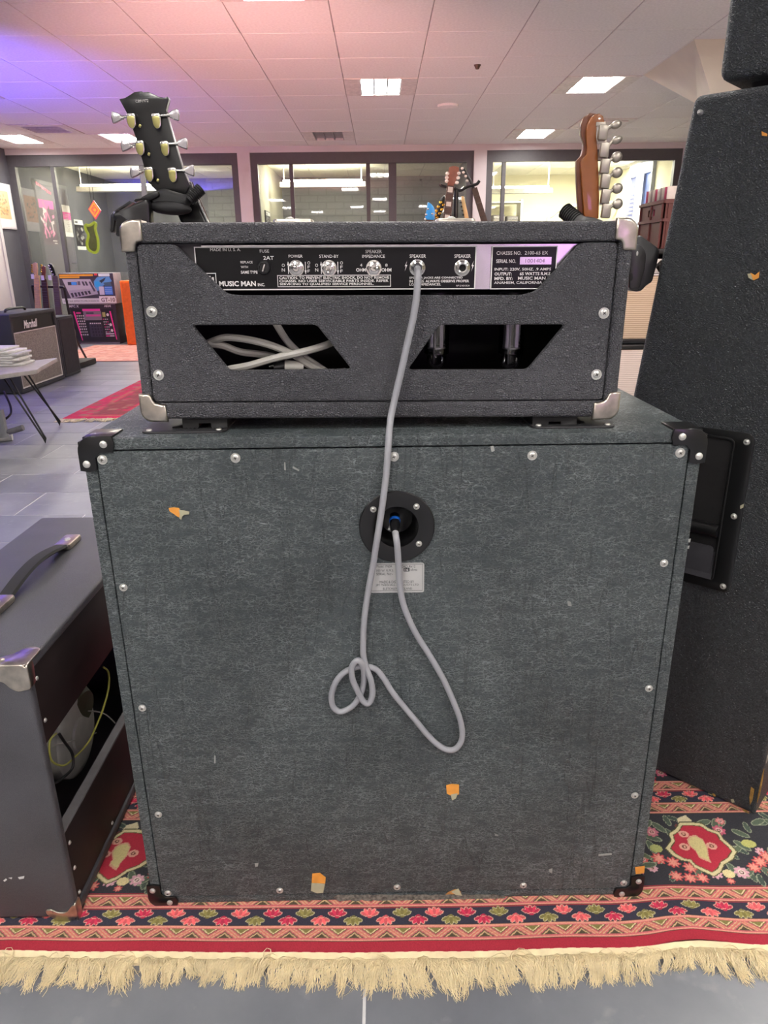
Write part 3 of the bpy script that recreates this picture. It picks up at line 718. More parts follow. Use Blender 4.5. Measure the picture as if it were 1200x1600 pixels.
# ==================== BIG SPEAKER CABINET ====================
CZ, CX, CY, CR = .0085, .016, .8735, .0072
TC = MX.Translation((CX, CY, CZ)) @ MX.Rotation(CR, 4, 'Z')
HW, HH, DP = .394, .7675, .365
cab = root('speaker_cabinet', 'large worn green-black vinyl speaker cabinet seen from behind, standing on the patterned rug', 'speaker cabinet', (CX, CY, CZ), CR)
IL, IR_, IB, IT = -.3775, .3770, .0145, .7520    # opening of the back, local
m = MB(TC)
outer = rr(-HW, 0, HW, HH, .006, 2)
m.plate([outer, [(IL, IB), (IR_, IB), (IR_, IT), (IL, IT)]], DP, MX.Translation((0, DP/2, 0)) @ XZ, bev=.0035)
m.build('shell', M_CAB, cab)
m = MB(TC); m.bx(IL, IR_, DP-.02, DP-.004, IB, IT); m.build('baffle', M_DARK, cab)
ccx, ccz = .0032, .6445          # jack cup centre, local
m = MB(TC)
m.plate([[(IL+.0014, IB+.0014), (IR_-.0014, IB+.0014), (IR_-.0014, IT-.0014), (IL+.0014, IT-.0014)], circ(ccx, ccz, .040, 36)], .016, MX.Translation((0, .0075, 0)) @ XZ, bev=.0008)
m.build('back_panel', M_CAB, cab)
m = MB(TC); m.bx(IL, IR_, .018, .020, IB, IT); 
# jack cup
c = MB(TC)
c.lathe([(.0495, .0), (.0497, .0022), (.0485, .0034), (.034, .0040), (.0285, .0030), (.0262, -.002), (.0255, -.022), (.022, -.034), (.012, -.040), (0, -.041)], (ccx, 0, ccz), (0, -1, 0), 48)
cup = c.build('jack_cup', M_GLOSSB, cab, label='glossy black round recessed jack cup')
def screw(T, x, z, r, parent, y=0., name='screw', n=20):
    s = MB(T); s.lathe([(r, 0), (r, .0006), (r*.96, .0010), (r*.80, .0011), (r*.74, .0006), (r*.66, .0012), (r*.4, .0021), (0, .0024)], (x, y, z), (0, -1, 0), n)
    o = s.build(name, M_SCREW, parent)
    a = random.random()*pi; b = MB(T)
    for q in (a, a+pi/2): b.box((x, y-.0024, z), (r*.62, .0006, r*.15), rot=MX.Rotation(q, 4, 'Y'))
    b.build('slot', M_SLOT, o); return o
for sx, sz in ((-.0305, .0255), (.0255, .0285), (.0290, -.0235), (-.0275, -.0265)): screw(TC, ccx+sx, ccz+sz, .0041, cup, -.0036)
for x, z in ((-.353, .749), (-.185, .749), (.016, .748), (.192, .747), (.381, .748), (.379, .595), (.381, .399), (.381, .209), (.382, .035), (.22, .034), (.017, .035), (-.171, .033), (-.35, .032), (-.347, .189), (-.348, .38), (-.35, .571)):
    screw(TC, x-CX, z-CZ, .0064 if z > .7 else .0056, cab, -.0006)
# black corner caps with two rivets
def corner_cap(sx, sz):
    X_ = lambda a: sx*(HW-a); Z_ = lambda b: (HH-b if sz > 0 else b)
    L = [(-.004, -.004), (.041, -.004), (.043, .008), (.040, .0175), (.024, .0175), (.0175, .024), (.0175, .040), (.008, .043), (-.004, .041)]
    L = rnd(L, .010, 3); poly = [(X_(a), Z_(b)) for a, b in L]
    P0 = rnd([(X_(a), Z_(b)) for a, b in [(-.004, -.004), (.041, -.004), (.043, .008), (.040, .0175), (.024, .0175), (.0175, .024), (.0175, .040), (.008, .043), (-.004, .041)]], .018, 4)
    q = MB(TC)
    full = [( -.004, -.004), (.041, -.004), (.043, .008), (.040, .0175), (.024, .0175), (.0175, .024), (.0175, .040), (.008, .043), (-.004, .041)]
    pts = []
    for i, (a, b) in enumerate(full): pts.append((X_(a), Z_(b)))
    rounded = rnd(pts, .006, 2)
    big = rnd([pts[0]]+pts[1:], .006, 2)
    # replace the outer corner by a large radius
    R_ = .020; arc = []
    for k in range(7):
        t = RD(90*k/6); arc.append((X_(-.004+R_-R_*cos(t)), Z_(-.004+R_-R_*sin(t))))
    body = arc+[pts[1], pts[2], pts[3], pts[4], pts[5], pts[6], pts[7], pts[8]]
    q.plate([body], .0045, MX.Translation((0, -.0012, 0)) @ XZ, bev=.0013)
    # wrap over the top/bottom and the side
    y1 = .046
    q.box((sx*(HW+.0012), y1/2-.001, (HH-.0215 if sz > 0 else .0215)), (.0045, y1, .036), .0015)
    q.box((sx*(HW-.0215), y1/2-.001, (HH+.0006 if sz > 0 else -.0002)), (.036, y1, .0042 if sz > 0 else .003), .0012)
    q.tube([(sx*(HW-.016), .002, HH-.001 if sz > 0 else .001), (sx*(HW-.002), .002, HH-.006 if sz > 0 else .006), (sx*(HW+.001), .002, HH-.020 if sz > 0 else .020)], .0032, 6)
    o = q.build('corner_cap', M_GLOSSB, cab)
    for a, b in ((.030, .0065), (.0055, .032)):
        s = MB(TC); s.lathe([(.0048, 0), (.0046, .0012), (.003, .0022), (0, .0026)], (X_(a), -.0034, Z_(b)), (0, -1, 0), 14); s.build('rivet', M_SCREW, o)
for sx in (-1, 1):
    for sz in (-1, 1): corner_cap(sx, sz)
# rating plate (brushed, with lettering)
Yc = CY-.0004
a, b = yp(578, 926, Yc), yp(663, 879, Yc)
m = MB(); m.plate([rr(a.x, a.z, b.x, b.z, .003, 2)], .0012, MX.Translation((0, CY-.0007, 0)) @ XZ)
lab = m.build('rating_plate', mat('silver_label_metal', (186, 186, 184), .45, .25, noise=.04), cab, label='small silver rating plate with black print')
M_INK = mat('dark_print', (52, 54, 56), .7, noise=0)
YL = CY-.0016
ptext([('Model: 1960A', 588.6, 883, 612.5, 887), ('LEAD 4x12', 625, 883, 649, 887), ('300 W. R.M.S.', 587.7, 889.8, 615.3, 893.4), ('ohms', 641.5, 888, 651.9, 892), ('SERIAL No:-', 587.7, 894.8, 613.9, 899),
       ('MADE & DISTRIBUTED BY', 593.4, 907.5, 646.8, 911.7), ('JIM MARSHALL PRODUCTS LTD', 587.2, 912.7, 654, 916.7), ('BLETCHLEY, ENGLAND', 598.4, 918.2, 644, 922.2)], YL, M_INK, lab)
a, b = yp(630.8, 893, YL), yp(640, 887.2, YL); m = MB(); m.plate([rr(a.x, a.z, b.x, b.z, .001)], .0003, MX.Translation((0, YL, 0)) @ XZ); m.build('black_box', M_INK, lab)
ptext([('16', 632.5, 888.4, 638, 892)], YL-.0004, M_WHITEP, lab)
m = MB(); a, b = yp(580.5, 923.6, YL), yp(660.5, 881.2, YL)
def frame2d(mb, x0, z0, x1, z1, w, y, th=.0002): mb.plate([[(x0, z0), (x1, z0), (x1, z1), (x0, z1)], [(x0+w, z0+w), (x1-w, z0+w), (x1-w, z1-w), (x0+w, z1-w)]], th, MX.Translation((0, y, 0)) @ XZ)
frame2d(m, a.x, a.z, b.x, b.z, .0004, YL); m.build('printed_border', M_INK, lab)
# torn patches: (photo pixel outline, material)
nC = V((sin(CR), -cos(CR), 0))
def onC(x, y):
    d = ray(x, y); t = (CX*nC.x+CY*nC.y)/(d.x*nC.x+d.y*nC.y); return TC.inverted() @ V((d.x*t, d.y*t, CH+d.z*t))
def patch(P, mt, name='torn_patch', dy=.0012, th=.0005, lb=None):
    m = MB(TC); m.plate([[(lambda w: (w.x, w.z))(onC(x, y)) for x, y in P]], th, MX.Translation((0, -dy, 0)) @ XZ)
    return m.build(name, mt, cab, label=lb)
k3 = lambda L, ox=100, oy=620, s=3.: [(ox+a/s, oy+b/s) for a, b in L]
patch(k3([(492, 520), (515, 517), (540, 520), (548, 535), (543, 565), (530, 558), (512, 545), (496, 535)]), M_WOODO, lb='bare orange wood showing through')
patch(k3([(540, 528), (565, 530), (590, 536), (588, 548), (565, 550), (556, 558), (552, 574), (543, 568), (545, 545)]), M_PALE, dy=.0022)
patch([(697, 1226), (706, 1224), (717, 1225), (717, 1240), (708, 1244), (698, 1239)], M_WOODO)
patch([(704, 1240), (715, 1238), (712, 1246), (706, 1249)], M_PALE, dy=.0022)
patch([(488, 1364), (500, 1363), (509, 1370), (508, 1380), (487, 1379)], M_WOODO)
patch([(487, 1378), (508, 1379), (505, 1393), (496, 1394), (486, 1390)], M_PALE, dy=.0022)
patch([(690, 1402), (700, 1393), (712, 1388), (720, 1392), (722, 1404)], mat('bare_brown_wood', (180, 128, 70), .8, noise=.15, nscale=90))
patch([(705, 1391), (716, 1386), (722, 1397), (712, 1396)], M_PALE, dy=.003)
patch([(992, 1354), (1007, 1352), (1006, 1363), (993, 1365)], M_WOODO)
tear = [(520, 1401)]+[(520+i*9, 1398.5-2.4*abs(sin(i*1.3))-i*.02) for i in range(1, 30)]+[(790, 1401)]+[(790-i*9, 1406+1.8*sin(i*2.7)-(i < 10)*2) for i in range(1, 30)]
patch(tear, mat('frayed_grey_vinyl_edge', (104, 102, 96), .95, noise=.3, nscale=200), 'frayed_edge', dy=.0016)
M_SCUFF = mat('pale_scuff', (150, 152, 148), .9)
for P in ([(886, 938), (892, 940), (893, 947), (887, 946)], [(398, 1348), (404, 1348), (403, 1353), (399, 1354)], [(857, 1358), (863, 1356), (862, 1364), (858, 1361)], [(773, 1302), (779, 1304), (778, 1306), (773, 1305)], [(766, 697), (771, 696), (773, 704), (768, 706)], [(1075, 842), (1079, 841), (1078, 847), (1075, 847)], [(1074, 853), (1077, 852), (1076, 857), (1074, 857)],
          [(335, 1180), (337, 1180), (337, 1192), (335, 1192)], [(935, 1334), (955, 1332), (956, 1335), (935, 1337)], [(444, 722), (446, 722), (447, 735), (444, 734)], [(458, 728), (468, 734), (467, 736), (457, 731)]):
    patch(P, M_SCUFF, 'scuff', th=.0003, dy=.0008)
# caster plates let into the top, with embossed slots
for s, px in ((-1, 256), (1, 957)):
    ctr = V((-.255 if s < 0 else .250, .958, 0)); u = ctr.x-CX
    m = MB(TC); m.plate([rr(u-.055, .022, u+.055, .132, .012, 3)], .003, MX.Translation((0, 0, HH+.0012)), bev=.001)
    pl = m.build('caster_plate', mat('satin_black_steel', (44, 44, 46), .5), cab)
    m = MB(TC); m.box((u-.01*s, .07, HH+.0032), (.075, .010, .0016), rot=MX.Rotation(RD(-48*s), 4, 'Z')); m.build('slot_groove', M_DARK, pl)
    for du in (-.045, .045):
        for dv in (.031, .123): q = MB(TC); q.lathe([(.004, 0), (.0035, .0016), (0, .0022)], (u+du, dv, HH+.0026), (0, 0, 1), 12); q.build('rivet', M_SCREW, pl)
cab_side_wear = None

# ==================== AMPLIFIER HEAD ====================
HY, HZ0 = .90, .777
TH = MX.Translation((0, HY, .7905)) @ MX.Rotation(RD(.36), 4, 'Y') @ MX.Translation((0, -HY, -.7905))   # the head sits very slightly askew
THi = TH.inverted()
def ypH(x, y, Y): return THi @ yp(x, y, Y)
TX[0] = TH
head = root('amplifier_head', 'black pebbled amplifier head with metal corners on top of the big worn cabinet', 'amplifier', (0, HY, HZ0))
hx0, hx1, hz0, hz1, HD = -.3045, .3025, .7915, 1.0265, .235
ix0, ix1, iz0, iz1 = -.2915, .2855, .8125, 1.0035
m = MB(TH); m.plate([rr(hx0, hz0, hx1, hz1, .014, 5), [(ix0, iz0), (ix1, iz0), (ix1, iz1), (ix0, iz1)]], HD, MX.Translation((0, HY+HD/2, 0)) @ XZ, bev=.006, res=3)
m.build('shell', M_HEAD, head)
m = MB(TH); m.bx(ix0+.001, ix1-.001, HY+HD-.03, HY+HD-.018, iz0+.001, iz1-.001); m.build('front_baffle', M_DARK, head)
m = MB(TH); m.plate([rr(hx0+.018, hz0+.02, hx1-.018, hz1-.02, .004)], .006, MX.Translation((0, HY+HD-.004, 0)) @ XZ); m.build('grille_cloth', mat('black_grille_cloth', (26, 26, 28), .95), head)
out = [(ix0+.001, iz1-.001), (-.245, iz1-.001), (-.188, .9455), (-.172, .9435), (.172, .9425), (.190, .9465), (.2405, iz1-.001), (ix1-.001, iz1-.001), (ix1-.001, iz0+.001), (ix0+.001, iz0+.001)]
h1 = [(-.233, .9085), (-.079, .9085), (-.037, .854), (-.191, .8525)]
h2 = [(.073, .9075), (.2295, .9075), (.186, .852), (.034, .8525)]
h2b = rnd(h2, .006, 4)
h1b = rnd(h1, .005, 4)
m = MB(TH); m.plate([rnd(out, .006, 3), h1b, h2b], .012, MX.Translation((0, HY+.0085, 0)) @ XZ, bev=.0028, res=3); m.build('back_panel', M_HEAD, head)
for x, z in ((-.280, .925), (-.280, .848), (.275, .921), (.273, .846)): screw(TH, x, z, .0068, head, HY+.0022)
# nickel corners
def head_corner(sx, sz):
    ex = hx1 if sx > 0 else hx0; ez = hz1 if sz > 0 else hz0
    f = lambda a, b: (ex-sx*a, ez-sz*b)
    R_ = .015; arc = [f(-.003+R_-R_*cos(RD(15*k)), -.003+R_-R_*sin(RD(15*k))) for k in range(7)]
    if sz > 0: body = arc+[f(.024, -.003), f(.024, .019), f(.022, .021), f(.017, .022), f(.0145, .025), f(.0135, .0315), f(.011, .033), f(-.003, .033)]
    else: body = arc+[f(.031, -.003), f(.030, .019), f(.0255, .0195), f(.0175, .0215), f(.0145, .025), f(.0125, .0305), f(.010, .033), f(-.003, .033)]
    q = MB(TH); q.plate([body], .008, MX.Translation((0, HY+.0010, 0)) @ XZ, bev=.0032, res=3)
    x0, x1 = sorted((ex-sx*.0225, ex-sx*.009)); q.bx(x0, x1, HY, HY+.030, *sorted((ez-sz*.003, ez+sz*.0028)), bev=.002)
    z0, z1 = sorted((ez-sz*.031, ez-sz*.010)); q.bx(*sorted((ex-sx*.003, ex+sx*.0028)), HY, HY+.030, z0, z1, bev=.002)
    q.tube([(ex-sx*.010, HY+.016, ez-sz*.0055), (ex-sx*.0055, HY+.016, ez-sz*.010)], .010, 10, smooth=False)
    return q.build('corner_protector', M_NICKEL, head, ang=50)
for sx in (-1, 1):
    for sz in (-1, 1): head_corner(sx, sz)
# chassis back with print
YH = HY+.0165
def prect(x0, y0, x1, y1, Y): a, b = ypH(x0, y1, Y), ypH(x1, y0, Y); return a.x, a.z, b.x, b.z
m = MB(TH); m.bx(-.2165, .262, YH+.001, YH+.10, .9492, 1.0012); ch = m.build('chassis', M_STEEL, head, label='polished metal chassis edge')
m = MB(TH); m.bx(-.262, -.2167, YH+.001, YH+.10, .9492, 1.003); m.build('chassis_end', mat('dull_grey_metal', (74, 72, 74), .5, .5), ch)
M_FACE = mat('black_face_plate', (9, 8, 12), .3, noise=0, spec=.3)
x0, z0, x1, z1 = prect(309, 384, 744.5, 453.5, YH); m = MB(TH); m.bx(x0, x1, YH-.0008, YH+.001, z0, z1); fp = m.build('face_plate', M_FACE, ch)
m = MB(TH); frame2d(m, x0, z0, x1, z1, .0012, YH-.001)
def pbox(x0_, y0_, x1_, y1_, w): a = prect(x0_, y0_, x1_, y1_, YH-.001); frame2d(m, a[0], a[1], a[2], a[3], w, YH-.001)
pbox(434, 429.3, 610.7, 448.5, .0007); pbox(314.7, 426.5, 337.3, 446.7, .0009)
def arrow(x, y0_, y1_, up):
    a, b = ypH(x, y0_, YH-.001), ypH(x, y1_, YH-.001)
    m.plate([[(a.x-.0004, a.z), (a.x+.0004, a.z), (a.x+.0004, b.z), (a.x-.0004, b.z)]], .0002, MX.Translation((0, YH-.001, 0)) @ XZ)
    t = (a.z, a.z-.004) if up else (b.z, b.z+.004)
    m.plate([[(a.x, t[0]), (a.x-.0013, t[1]), (a.x+.0013, t[1])]], .0003, MX.Translation((0, YH-.0011, 0)) @ XZ)
for x, u in ((450, 1), (477, 0), (501.6, 1), (527.7, 0)): arrow(x, 409, 428, u)
def bolt(x):
    P = [(x+2.2, 407.6), (x-1.5, 416), (x+.3, 416), (x-1.6, 423.7), (x+2.4, 414), (x+.4, 414)]
    m.plate([[(lambda w: (w.x, w.z))(ypH(a, b, YH-.001)) for a, b in P]], .0003, MX.Translation((0, YH-.0011, 0)) @ XZ)
bolt(634); bolt(738)
for P in ([(317, 443), (317, 431), (320, 431), (323, 437), (326, 431), (329, 431), (329, 443), (326, 443), (326, 437), (323, 441), (320, 437), (320, 443)], [(330, 443), (331, 433), (334, 433), (335, 443), (333, 443), (332.5, 438), (332, 443)]):
    m.plate([[(lambda w: (w.x, w.z))(ypH(a, b, YH-.001)) for a, b in P]], .0003, MX.Translation((0, YH-.0011, 0)) @ XZ)
m.build('printed_lines', M_WHITEP, fp)
T1 = [('MADE IN U. S. A.', 328.5, 388, 376, 392.5), ('FUSE', 406, 390, 420.5, 394.7), ('2AT', 411.5, 400, 428, 406, .01), ('REPLACE', 376, 408, 394.7, 411.5), ('WITH', 376.5, 415.5, 387.5, 419), ('SAME TYPE', 376.5, 423, 402.7, 427.7, .02),
 ('POWER', 451, 398, 473, 402.7), ('STAND-BY', 499, 398, 529, 403), ('SPEAKER', 571, 390.5, 596.5, 395.7), ('IMPEDANCE', 566, 398, 601.3, 403), ('4', 562.7, 412, 566, 416.5), ('OHM', 556.5, 419, 571.5, 424.5, .02), ('8', 602, 412, 605.6, 416.5), ('OHM', 596, 419, 611.5, 424.5, .02),
 ('CAUTION. TO PREVENT ELECTRIC SHOCK. DO NOT REMOVE', 436.5, 432, 608, 436.3, .02), ('CHASSIS. NO USER SERVICEABLE PARTS INSIDE. REFER', 436.5, 437.2, 607, 441.3, .02), ('SERVICING TO QUALIFIED SERVICE PERSONNEL.', 437, 442.2, 584, 446.4, .02),
 ('MUSIC MAN', 342.7, 439.2, 400, 447.5, .03), ('INC.', 403, 442.5, 414, 447.3, .02), ('SPEAKER', 640, 397.4, 665.4, 403), ('SPEAKER', 709.9, 397.4, 735.6, 403),
 ('SPEAKER JACKS ARE CONNECTED', 639.6, 432.5, 722.9, 436.4, .02), ('IN SERIES. ALWAYS OBSERVE PROPER', 639.6, 437.4, 732.8, 441.5, .02), ('LOAD IMPEDANCES.', 639.6, 442.4, 688.9, 446.4, .02), ('RP-2103-SC4', 713, 445, 733.4, 447.6)]
for x in (440.5, 492.5): T1 += [('O', x, 412, x+4.6, 417), ('N', x, 419.3, x+4.8, 424.3)]
for x in (480.3, 531.5): T1 += [('O', x, 408.4, x+4.4, 413.2), ('F', x+.4, 414.9, x+4.0, 419.4), ('F', x+.4, 421.2, x+4.0, 425.8)]
ptext(T1, YH-.0012, M_WHITEP, fp)
x0, z0, x1, z1 = prect(765.4, 384, 871.6, 452, YH); m = MB(TH); m.plate([rr(x0, z0, x1, z1, .002, 2)], .0018, MX.Translation((0, YH+.0001, 0)) @ XZ); fp2 = m.build('serial_plate', M_FACE, ch)
m = MB(TH); frame2d(m, x0+.0002, z0, x1, z1, .0012, YH-.001); m.build('printed_border', M_WHITEP, fp2)
a = prect(811.8, 401.4, 861.7, 413.3, YH); m = MB(TH); m.plate([[(a[0], a[1]), (a[2], a[1]), (a[2], a[3]), (a[0], a[3])]], .0003, MX.Translation((0, YH-.001, 0)) @ XZ); m.build('serial_number_strip', M_STEEL, fp2)
ptext([('CHASSIS NO.', 775.9, 392.6, 814.4, 398.2), ('2100-65 EX', 819.8, 392.2, 856, 397.8), ('SERIAL NO.', 775.3, 405.3, 805.9, 411), ('INPUT: 220V, 50HZ. .9 AMPS', 772.5, 418.6, 860.8, 423.5, .01), ('OUTPUT:', 772.5, 425.7, 799.4, 430.6, .02), ('65 WATTS R.M.S.', 812, 425.2, 861, 430.2, .02),
       ('MFD. BY:', 772.5, 432.8, 800.8, 437.7, .02), ('MUSIC MAN Inc.', 809.3, 432.3, 866, 437.2, .02), ('ANAHEIM, CALIFORNIA  U.S.A.', 771.9, 439.6, 868, 444.5, .01)], YH-.0012, M_WHITEP, fp2)
ptext([('1001404', 821, 404.5, 851, 410.6)], YH-.0014, mat('grey_stamp', (120, 96, 120), .6, noise=0), fp2)
# controls
def pt(x, y, Y=YH): return ypH(x, y, Y)
p = pt(413, 418.5)
m = MB(TH); m.lathe([(.0082, 0), (.0082, .004), (.0070, .006), (.0055, .0062), (.0050, .004), (0, .004)], p, n=24); o = m.build('fuse_holder', M_BLACK, ch)
m = MB(TH); m.box((p.x, p.y-.0056, p.z), (.0016, .002, .0085), rot=MX.Rotation(RD(20), 4, 'Y')); m.build('fuse_cap_slot', M_CHROME, o)
for x, tip in ((463, (0, .0015)), (514, (0, -.005)), (584, (.004, 0))):
    p = pt(x, 419); m = MB(TH); m.lathe([(.0086, 0), (.0086, .0022), (.0068, .0034), (.0060, .0035), (.0060, .0055), (.0042, .0062), (.0035, .0050), (0, .0050)], p, n=6 if x != 463 else 24)
    m.lathe([(.0095, 0), (.0095, .0010), (.006, .0012)], p, n=28)
    o = m.build('toggle_switch', M_CHROME, ch)
    m = MB(TH); q = V((p.x+tip[0], p.y-.017, p.z+tip[1])); m.cyl((p.x, p.y-.004, p.z), q, .0014, .0023, 12); m.ell(q, (.0026,)*3, 12); m.build('lever', M_CHROME, o)
for x in (652, 722):
    p = pt(x, 418.5); m = MB(TH); m.lathe([(.0098, 0), (.0098, .0014), (.0078, .0022), (.0072, .0048), (.0058, .0055), (.0042, .0050), (.0036, .002), (.0034, -.006)], p, n=28)
    o = m.build('output_jack', M_CHROME, ch); m = MB(TH); m.cyl((p.x, p.y-.0022, p.z), (p.x, p.y+.001, p.z), .0036, n=16); m.build('jack_hole', M_DARK, o)
# underside of chassis, valves
def glass2():
    m = bpy.data.materials.new('valve_glass'); m.use_nodes = True; t = m.node_tree; n = t.nodes; n.clear()
    o = n.new('ShaderNodeOutputMaterial'); mx = n.new('ShaderNodeMixShader'); tr = n.new('ShaderNodeBsdfTransparent'); gl = n.new('ShaderNodeBsdfGlossy')
    gl.inputs['Roughness'].default_value = .04; tr.inputs['Color'].default_value = (.75, .75, .78, 1); fr = n.new('ShaderNodeFresnel'); fr.inputs['IOR'].default_value = 1.7
    t.links.new(fr.outputs[0], mx.inputs[0]); t.links.new(tr.outputs[0], mx.inputs[1]); t.links.new(gl.outputs[0], mx.inputs[2]); t.links.new(mx.outputs[0], o.inputs[0]); return m
M_VG = glass2(); M_ELEC = mat('grey_electrode', (170, 168, 172), .3, .8)
for px in (683, 801):
    t0 = ypH(px, 500, .965); r_ = .0165
    z1 = .944; zb = ypH(px, 573, .965).z
    m = MB(TH); m.lathe([(r_, z1), (r_, zb+.022), (r_*1.02, zb+.018), (r_*.78, zb+.015), (r_*.76, zb+.005), (r_*.6, zb), (.004, zb-.003), (0, zb-.003)], (t0.x, t0.y, 0), (0, 0, 1), 28); v = m.build('valve', M_VG, head)
    m = MB(TH)
    for dx, w in ((-.006, .008), (.006, .004)): m.bx(t0.x+dx-w/2, t0.x+dx+w/2, t0.y-.006, t0.y+.006, zb+.026, z1)
    m.cyl((t0.x, t0.y, zb+.024), (t0.x, t0.y, zb+.026), .012); m.cyl((t0.x-.004, t0.y-.006, zb+.004), (t0.x-.004, t0.y-.006, z1), .0012, n=6); m.build('electrode', M_ELEC, v)
    m = MB(TH); m.cyl((t0.x, t0.y, z1-.010), (t0.x, t0.y, z1), .019); m.build('valve_base', M_BLACK, v)
# handle strap ends on the top, and strap
for x0_, x1_ in ((428, 490), (680, 742)):
    a, b = ypH(x0_, 341, 1.02), ypH(x1_, 341, 1.02)
    m = MB(TH); m.plate([rr(a.x, 1.005, b.x, 1.035, .006)], .009, MX.Translation((0, 0, hz1+.0045)), bev=.003); o = m.build('handle_end_cap', M_NICKEL, head)
    q = MB(TH); q.ell((a.x*.6+b.x*.4, 1.02, hz1+.0095), (.006, .006, .0025), 10); q.build('screw', M_SCREW, o)
a, b = ypH(480, 341, 1.02), ypH(690, 341, 1.02); m = MB(TH); m.plate([rr(a.x, 1.008, b.x, 1.032, .004)], .004, MX.Translation((0, 0, hz1+.0035)), bev=.0015); m.build('handle_strap', M_BLACK, head)
# serrated rubber feet
for px in (314, 868):
    for yy in (HY+.012, HY+.17):
        p = V((-.229, 0, 0)) if px < 500 else V((.2265, 0, 0)); m = MB(TH); w = .029
        P = [(p.x-w, hz0+.001), (p.x-w, .7785)]
        for s_ in (-1, 1):
            base = p.x-w if s_ < 0 else p.x+.009
            for k in range(4): P += [(base+k*.005+.001, .7772), (base+k*.005+.0035, .7772), (base+k*.005+.005, .7792)]
            if s_ < 0: P += [(p.x-.008, .7795), (p.x-.008, .7845), (p.x+.008, .7845), (p.x+.008, .7795)]
        P += [(p.x+w, .7785), (p.x+w, hz0+.001)]
        m.plate([P], .03, MX.Translation((0, yy+.012, 0)) @ XZ); m.build('rubber_foot', M_RUB, head)
TX[0] = MX.Identity(4)

# ==================== SPEAKER CABLE ====================
cable = root('speaker_cable', 'grey speaker cable with a knot, from the amplifier head down to the round jack cup', 'cable', tuple(yp(605, 700, .866)))
J = [(652, 418, .908), (652.5, 421, .897), (653, 428, .886), (652.5, 445, .8835), (650, 470, .8835), (645, 500, .8845), (638, 530, .885), (630, 566, .886), (621, 605, .886), (613, 640, .8835), (609, 665, .875), (606.5, 700, .8655), (604, 735, .8645), (600, 770, .861), (594, 812, .858), (588, 850, .859), (582.5, 885, .8625), (577, 915, .8645), (572, 945, .8658), (568.5, 975, .8665), (567.5, 1005, .8665),
     (568, 1025, .8655), (573, 1045, .8635), (580, 1064, .862), (582, 1084, .8625), (577, 1098, .863), (568, 1096, .863), (558, 1078, .862), (550.5, 1060, .8605), (550, 1042, .859), (558, 1032, .858), (566, 1038, .860), (569, 1056, .8665), (566, 1078, .8685), (557, 1096, .8685), (545, 1107, .8685), (531, 1112, .8682), (520.5, 1104, .868), (518, 1086, .867), (524, 1067, .866), (535, 1053, .8645), (549, 1045, .8655), (563, 1041, .867), (578, 1042, .868), (590, 1048, .8685), (601, 1062, .8685), (612, 1080, .8685),
     (628, 1100, .8685), (648, 1124, .8680), (668, 1148, .8675), (686, 1165, .867), (702, 1172, .867), (714, 1168, .867), (722, 1153, .867), (720, 1128, .867), (708, 1095, .8675), (692, 1060, .868), (672, 1025, .868), (650, 990, .868), (636, 960, .868), (628, 935, .8675), (624, 905, .866), (622.5, 880, .862), (621, 855, .858), (619, 840, .860), (617.5, 830, .868)]
P = [yp(*j) for j in J]
m = MB(); m.tube(P, .0043, 12, k=5); m.build('cord', M_CABLE, cable)
# plug in the head jack
a = yp(652, 418.5, YH-.006); m = MB(); m.cyl(a, (a.x, a.y-.012, a.z), .0062, .0052, 16); m.build('plug', mat('grey_plug_sleeve', (70, 70, 74), .4), cable, label='dark plug sleeve in the amplifier jack')
a = yp(617.5, 832, .8665); b = yp(616.5, 806, .895)
m = MB(); m.cyl(a, a.lerp(b, .45), .0052, .0068, 16); m.cyl(a.lerp(b, .45), b, .0070, n=16); o = m.build('plug', M_BLACK, cable, label='black plug with a blue ring in the jack cup')
c_, d_ = a.lerp(b, .62), a.lerp(b, .76); m = MB(); m.cyl(c_, d_, .0074, n=18); m.build('blue_ring', mat('blue_plastic_ring', (30, 110, 215), .4), o)

# spare mains cable coiled inside the head
pc = root('mains_cable', 'coiled beige mains cable stuffed inside the open bay of the amplifier head', 'cable', (-.13, .95, .82))
for P in ([(300, 533, .97), (315, 536, .95), (348, 540, .945), (376, 550, .95), (425, 557, .965), (460, 575, .98)],
          [(322, 538, .96), (335, 532, .945), (355, 527, .94), (390, 531, .935), (425, 540, .935), (460, 555, .937), (484, 571, .94), (512, 584, .945)],
          [(335, 588, .94), (355, 578, .933), (390, 571, .928), (432, 559, .926), (477, 549, .928), (515, 537, .94), (540, 520, .96)],
          [(425, 495, .97), (434, 510, .96), (449, 533, .955), (470, 554, .953), (495, 571, .95), (520, 588, .95)],
          [(330, 590, .97), (380, 584, .965), (430, 585, .962), (480, 586, .965), (540, 580, .98)]):
    m = MB(); m.tube([yp(*q) for q in P], .0047, 8, 5); m.build('cord', M_BEIGEC, pc)
a, b = yp(428, 575, .935), yp(462, 569, .94); m = MB(); m.cyl(a, a.lerp(b, .55), .006, .008, 12); o = m.build('plug', M_BLACK, pc)
m = MB(); m.cyl(a.lerp(b, .5), b+V((.01, 0, -.004)), .0085, .007, 12); m.build('plug_boot', M_BEIGEC, o)
m = MB()
for dz in (-.003, .004): m.cyl((a.x+.002, a.y, a.z+dz), (a.x-.006, a.y-.002, a.z+dz-.002), .0014, n=8)
m.build('prong', M_CHROME, o)

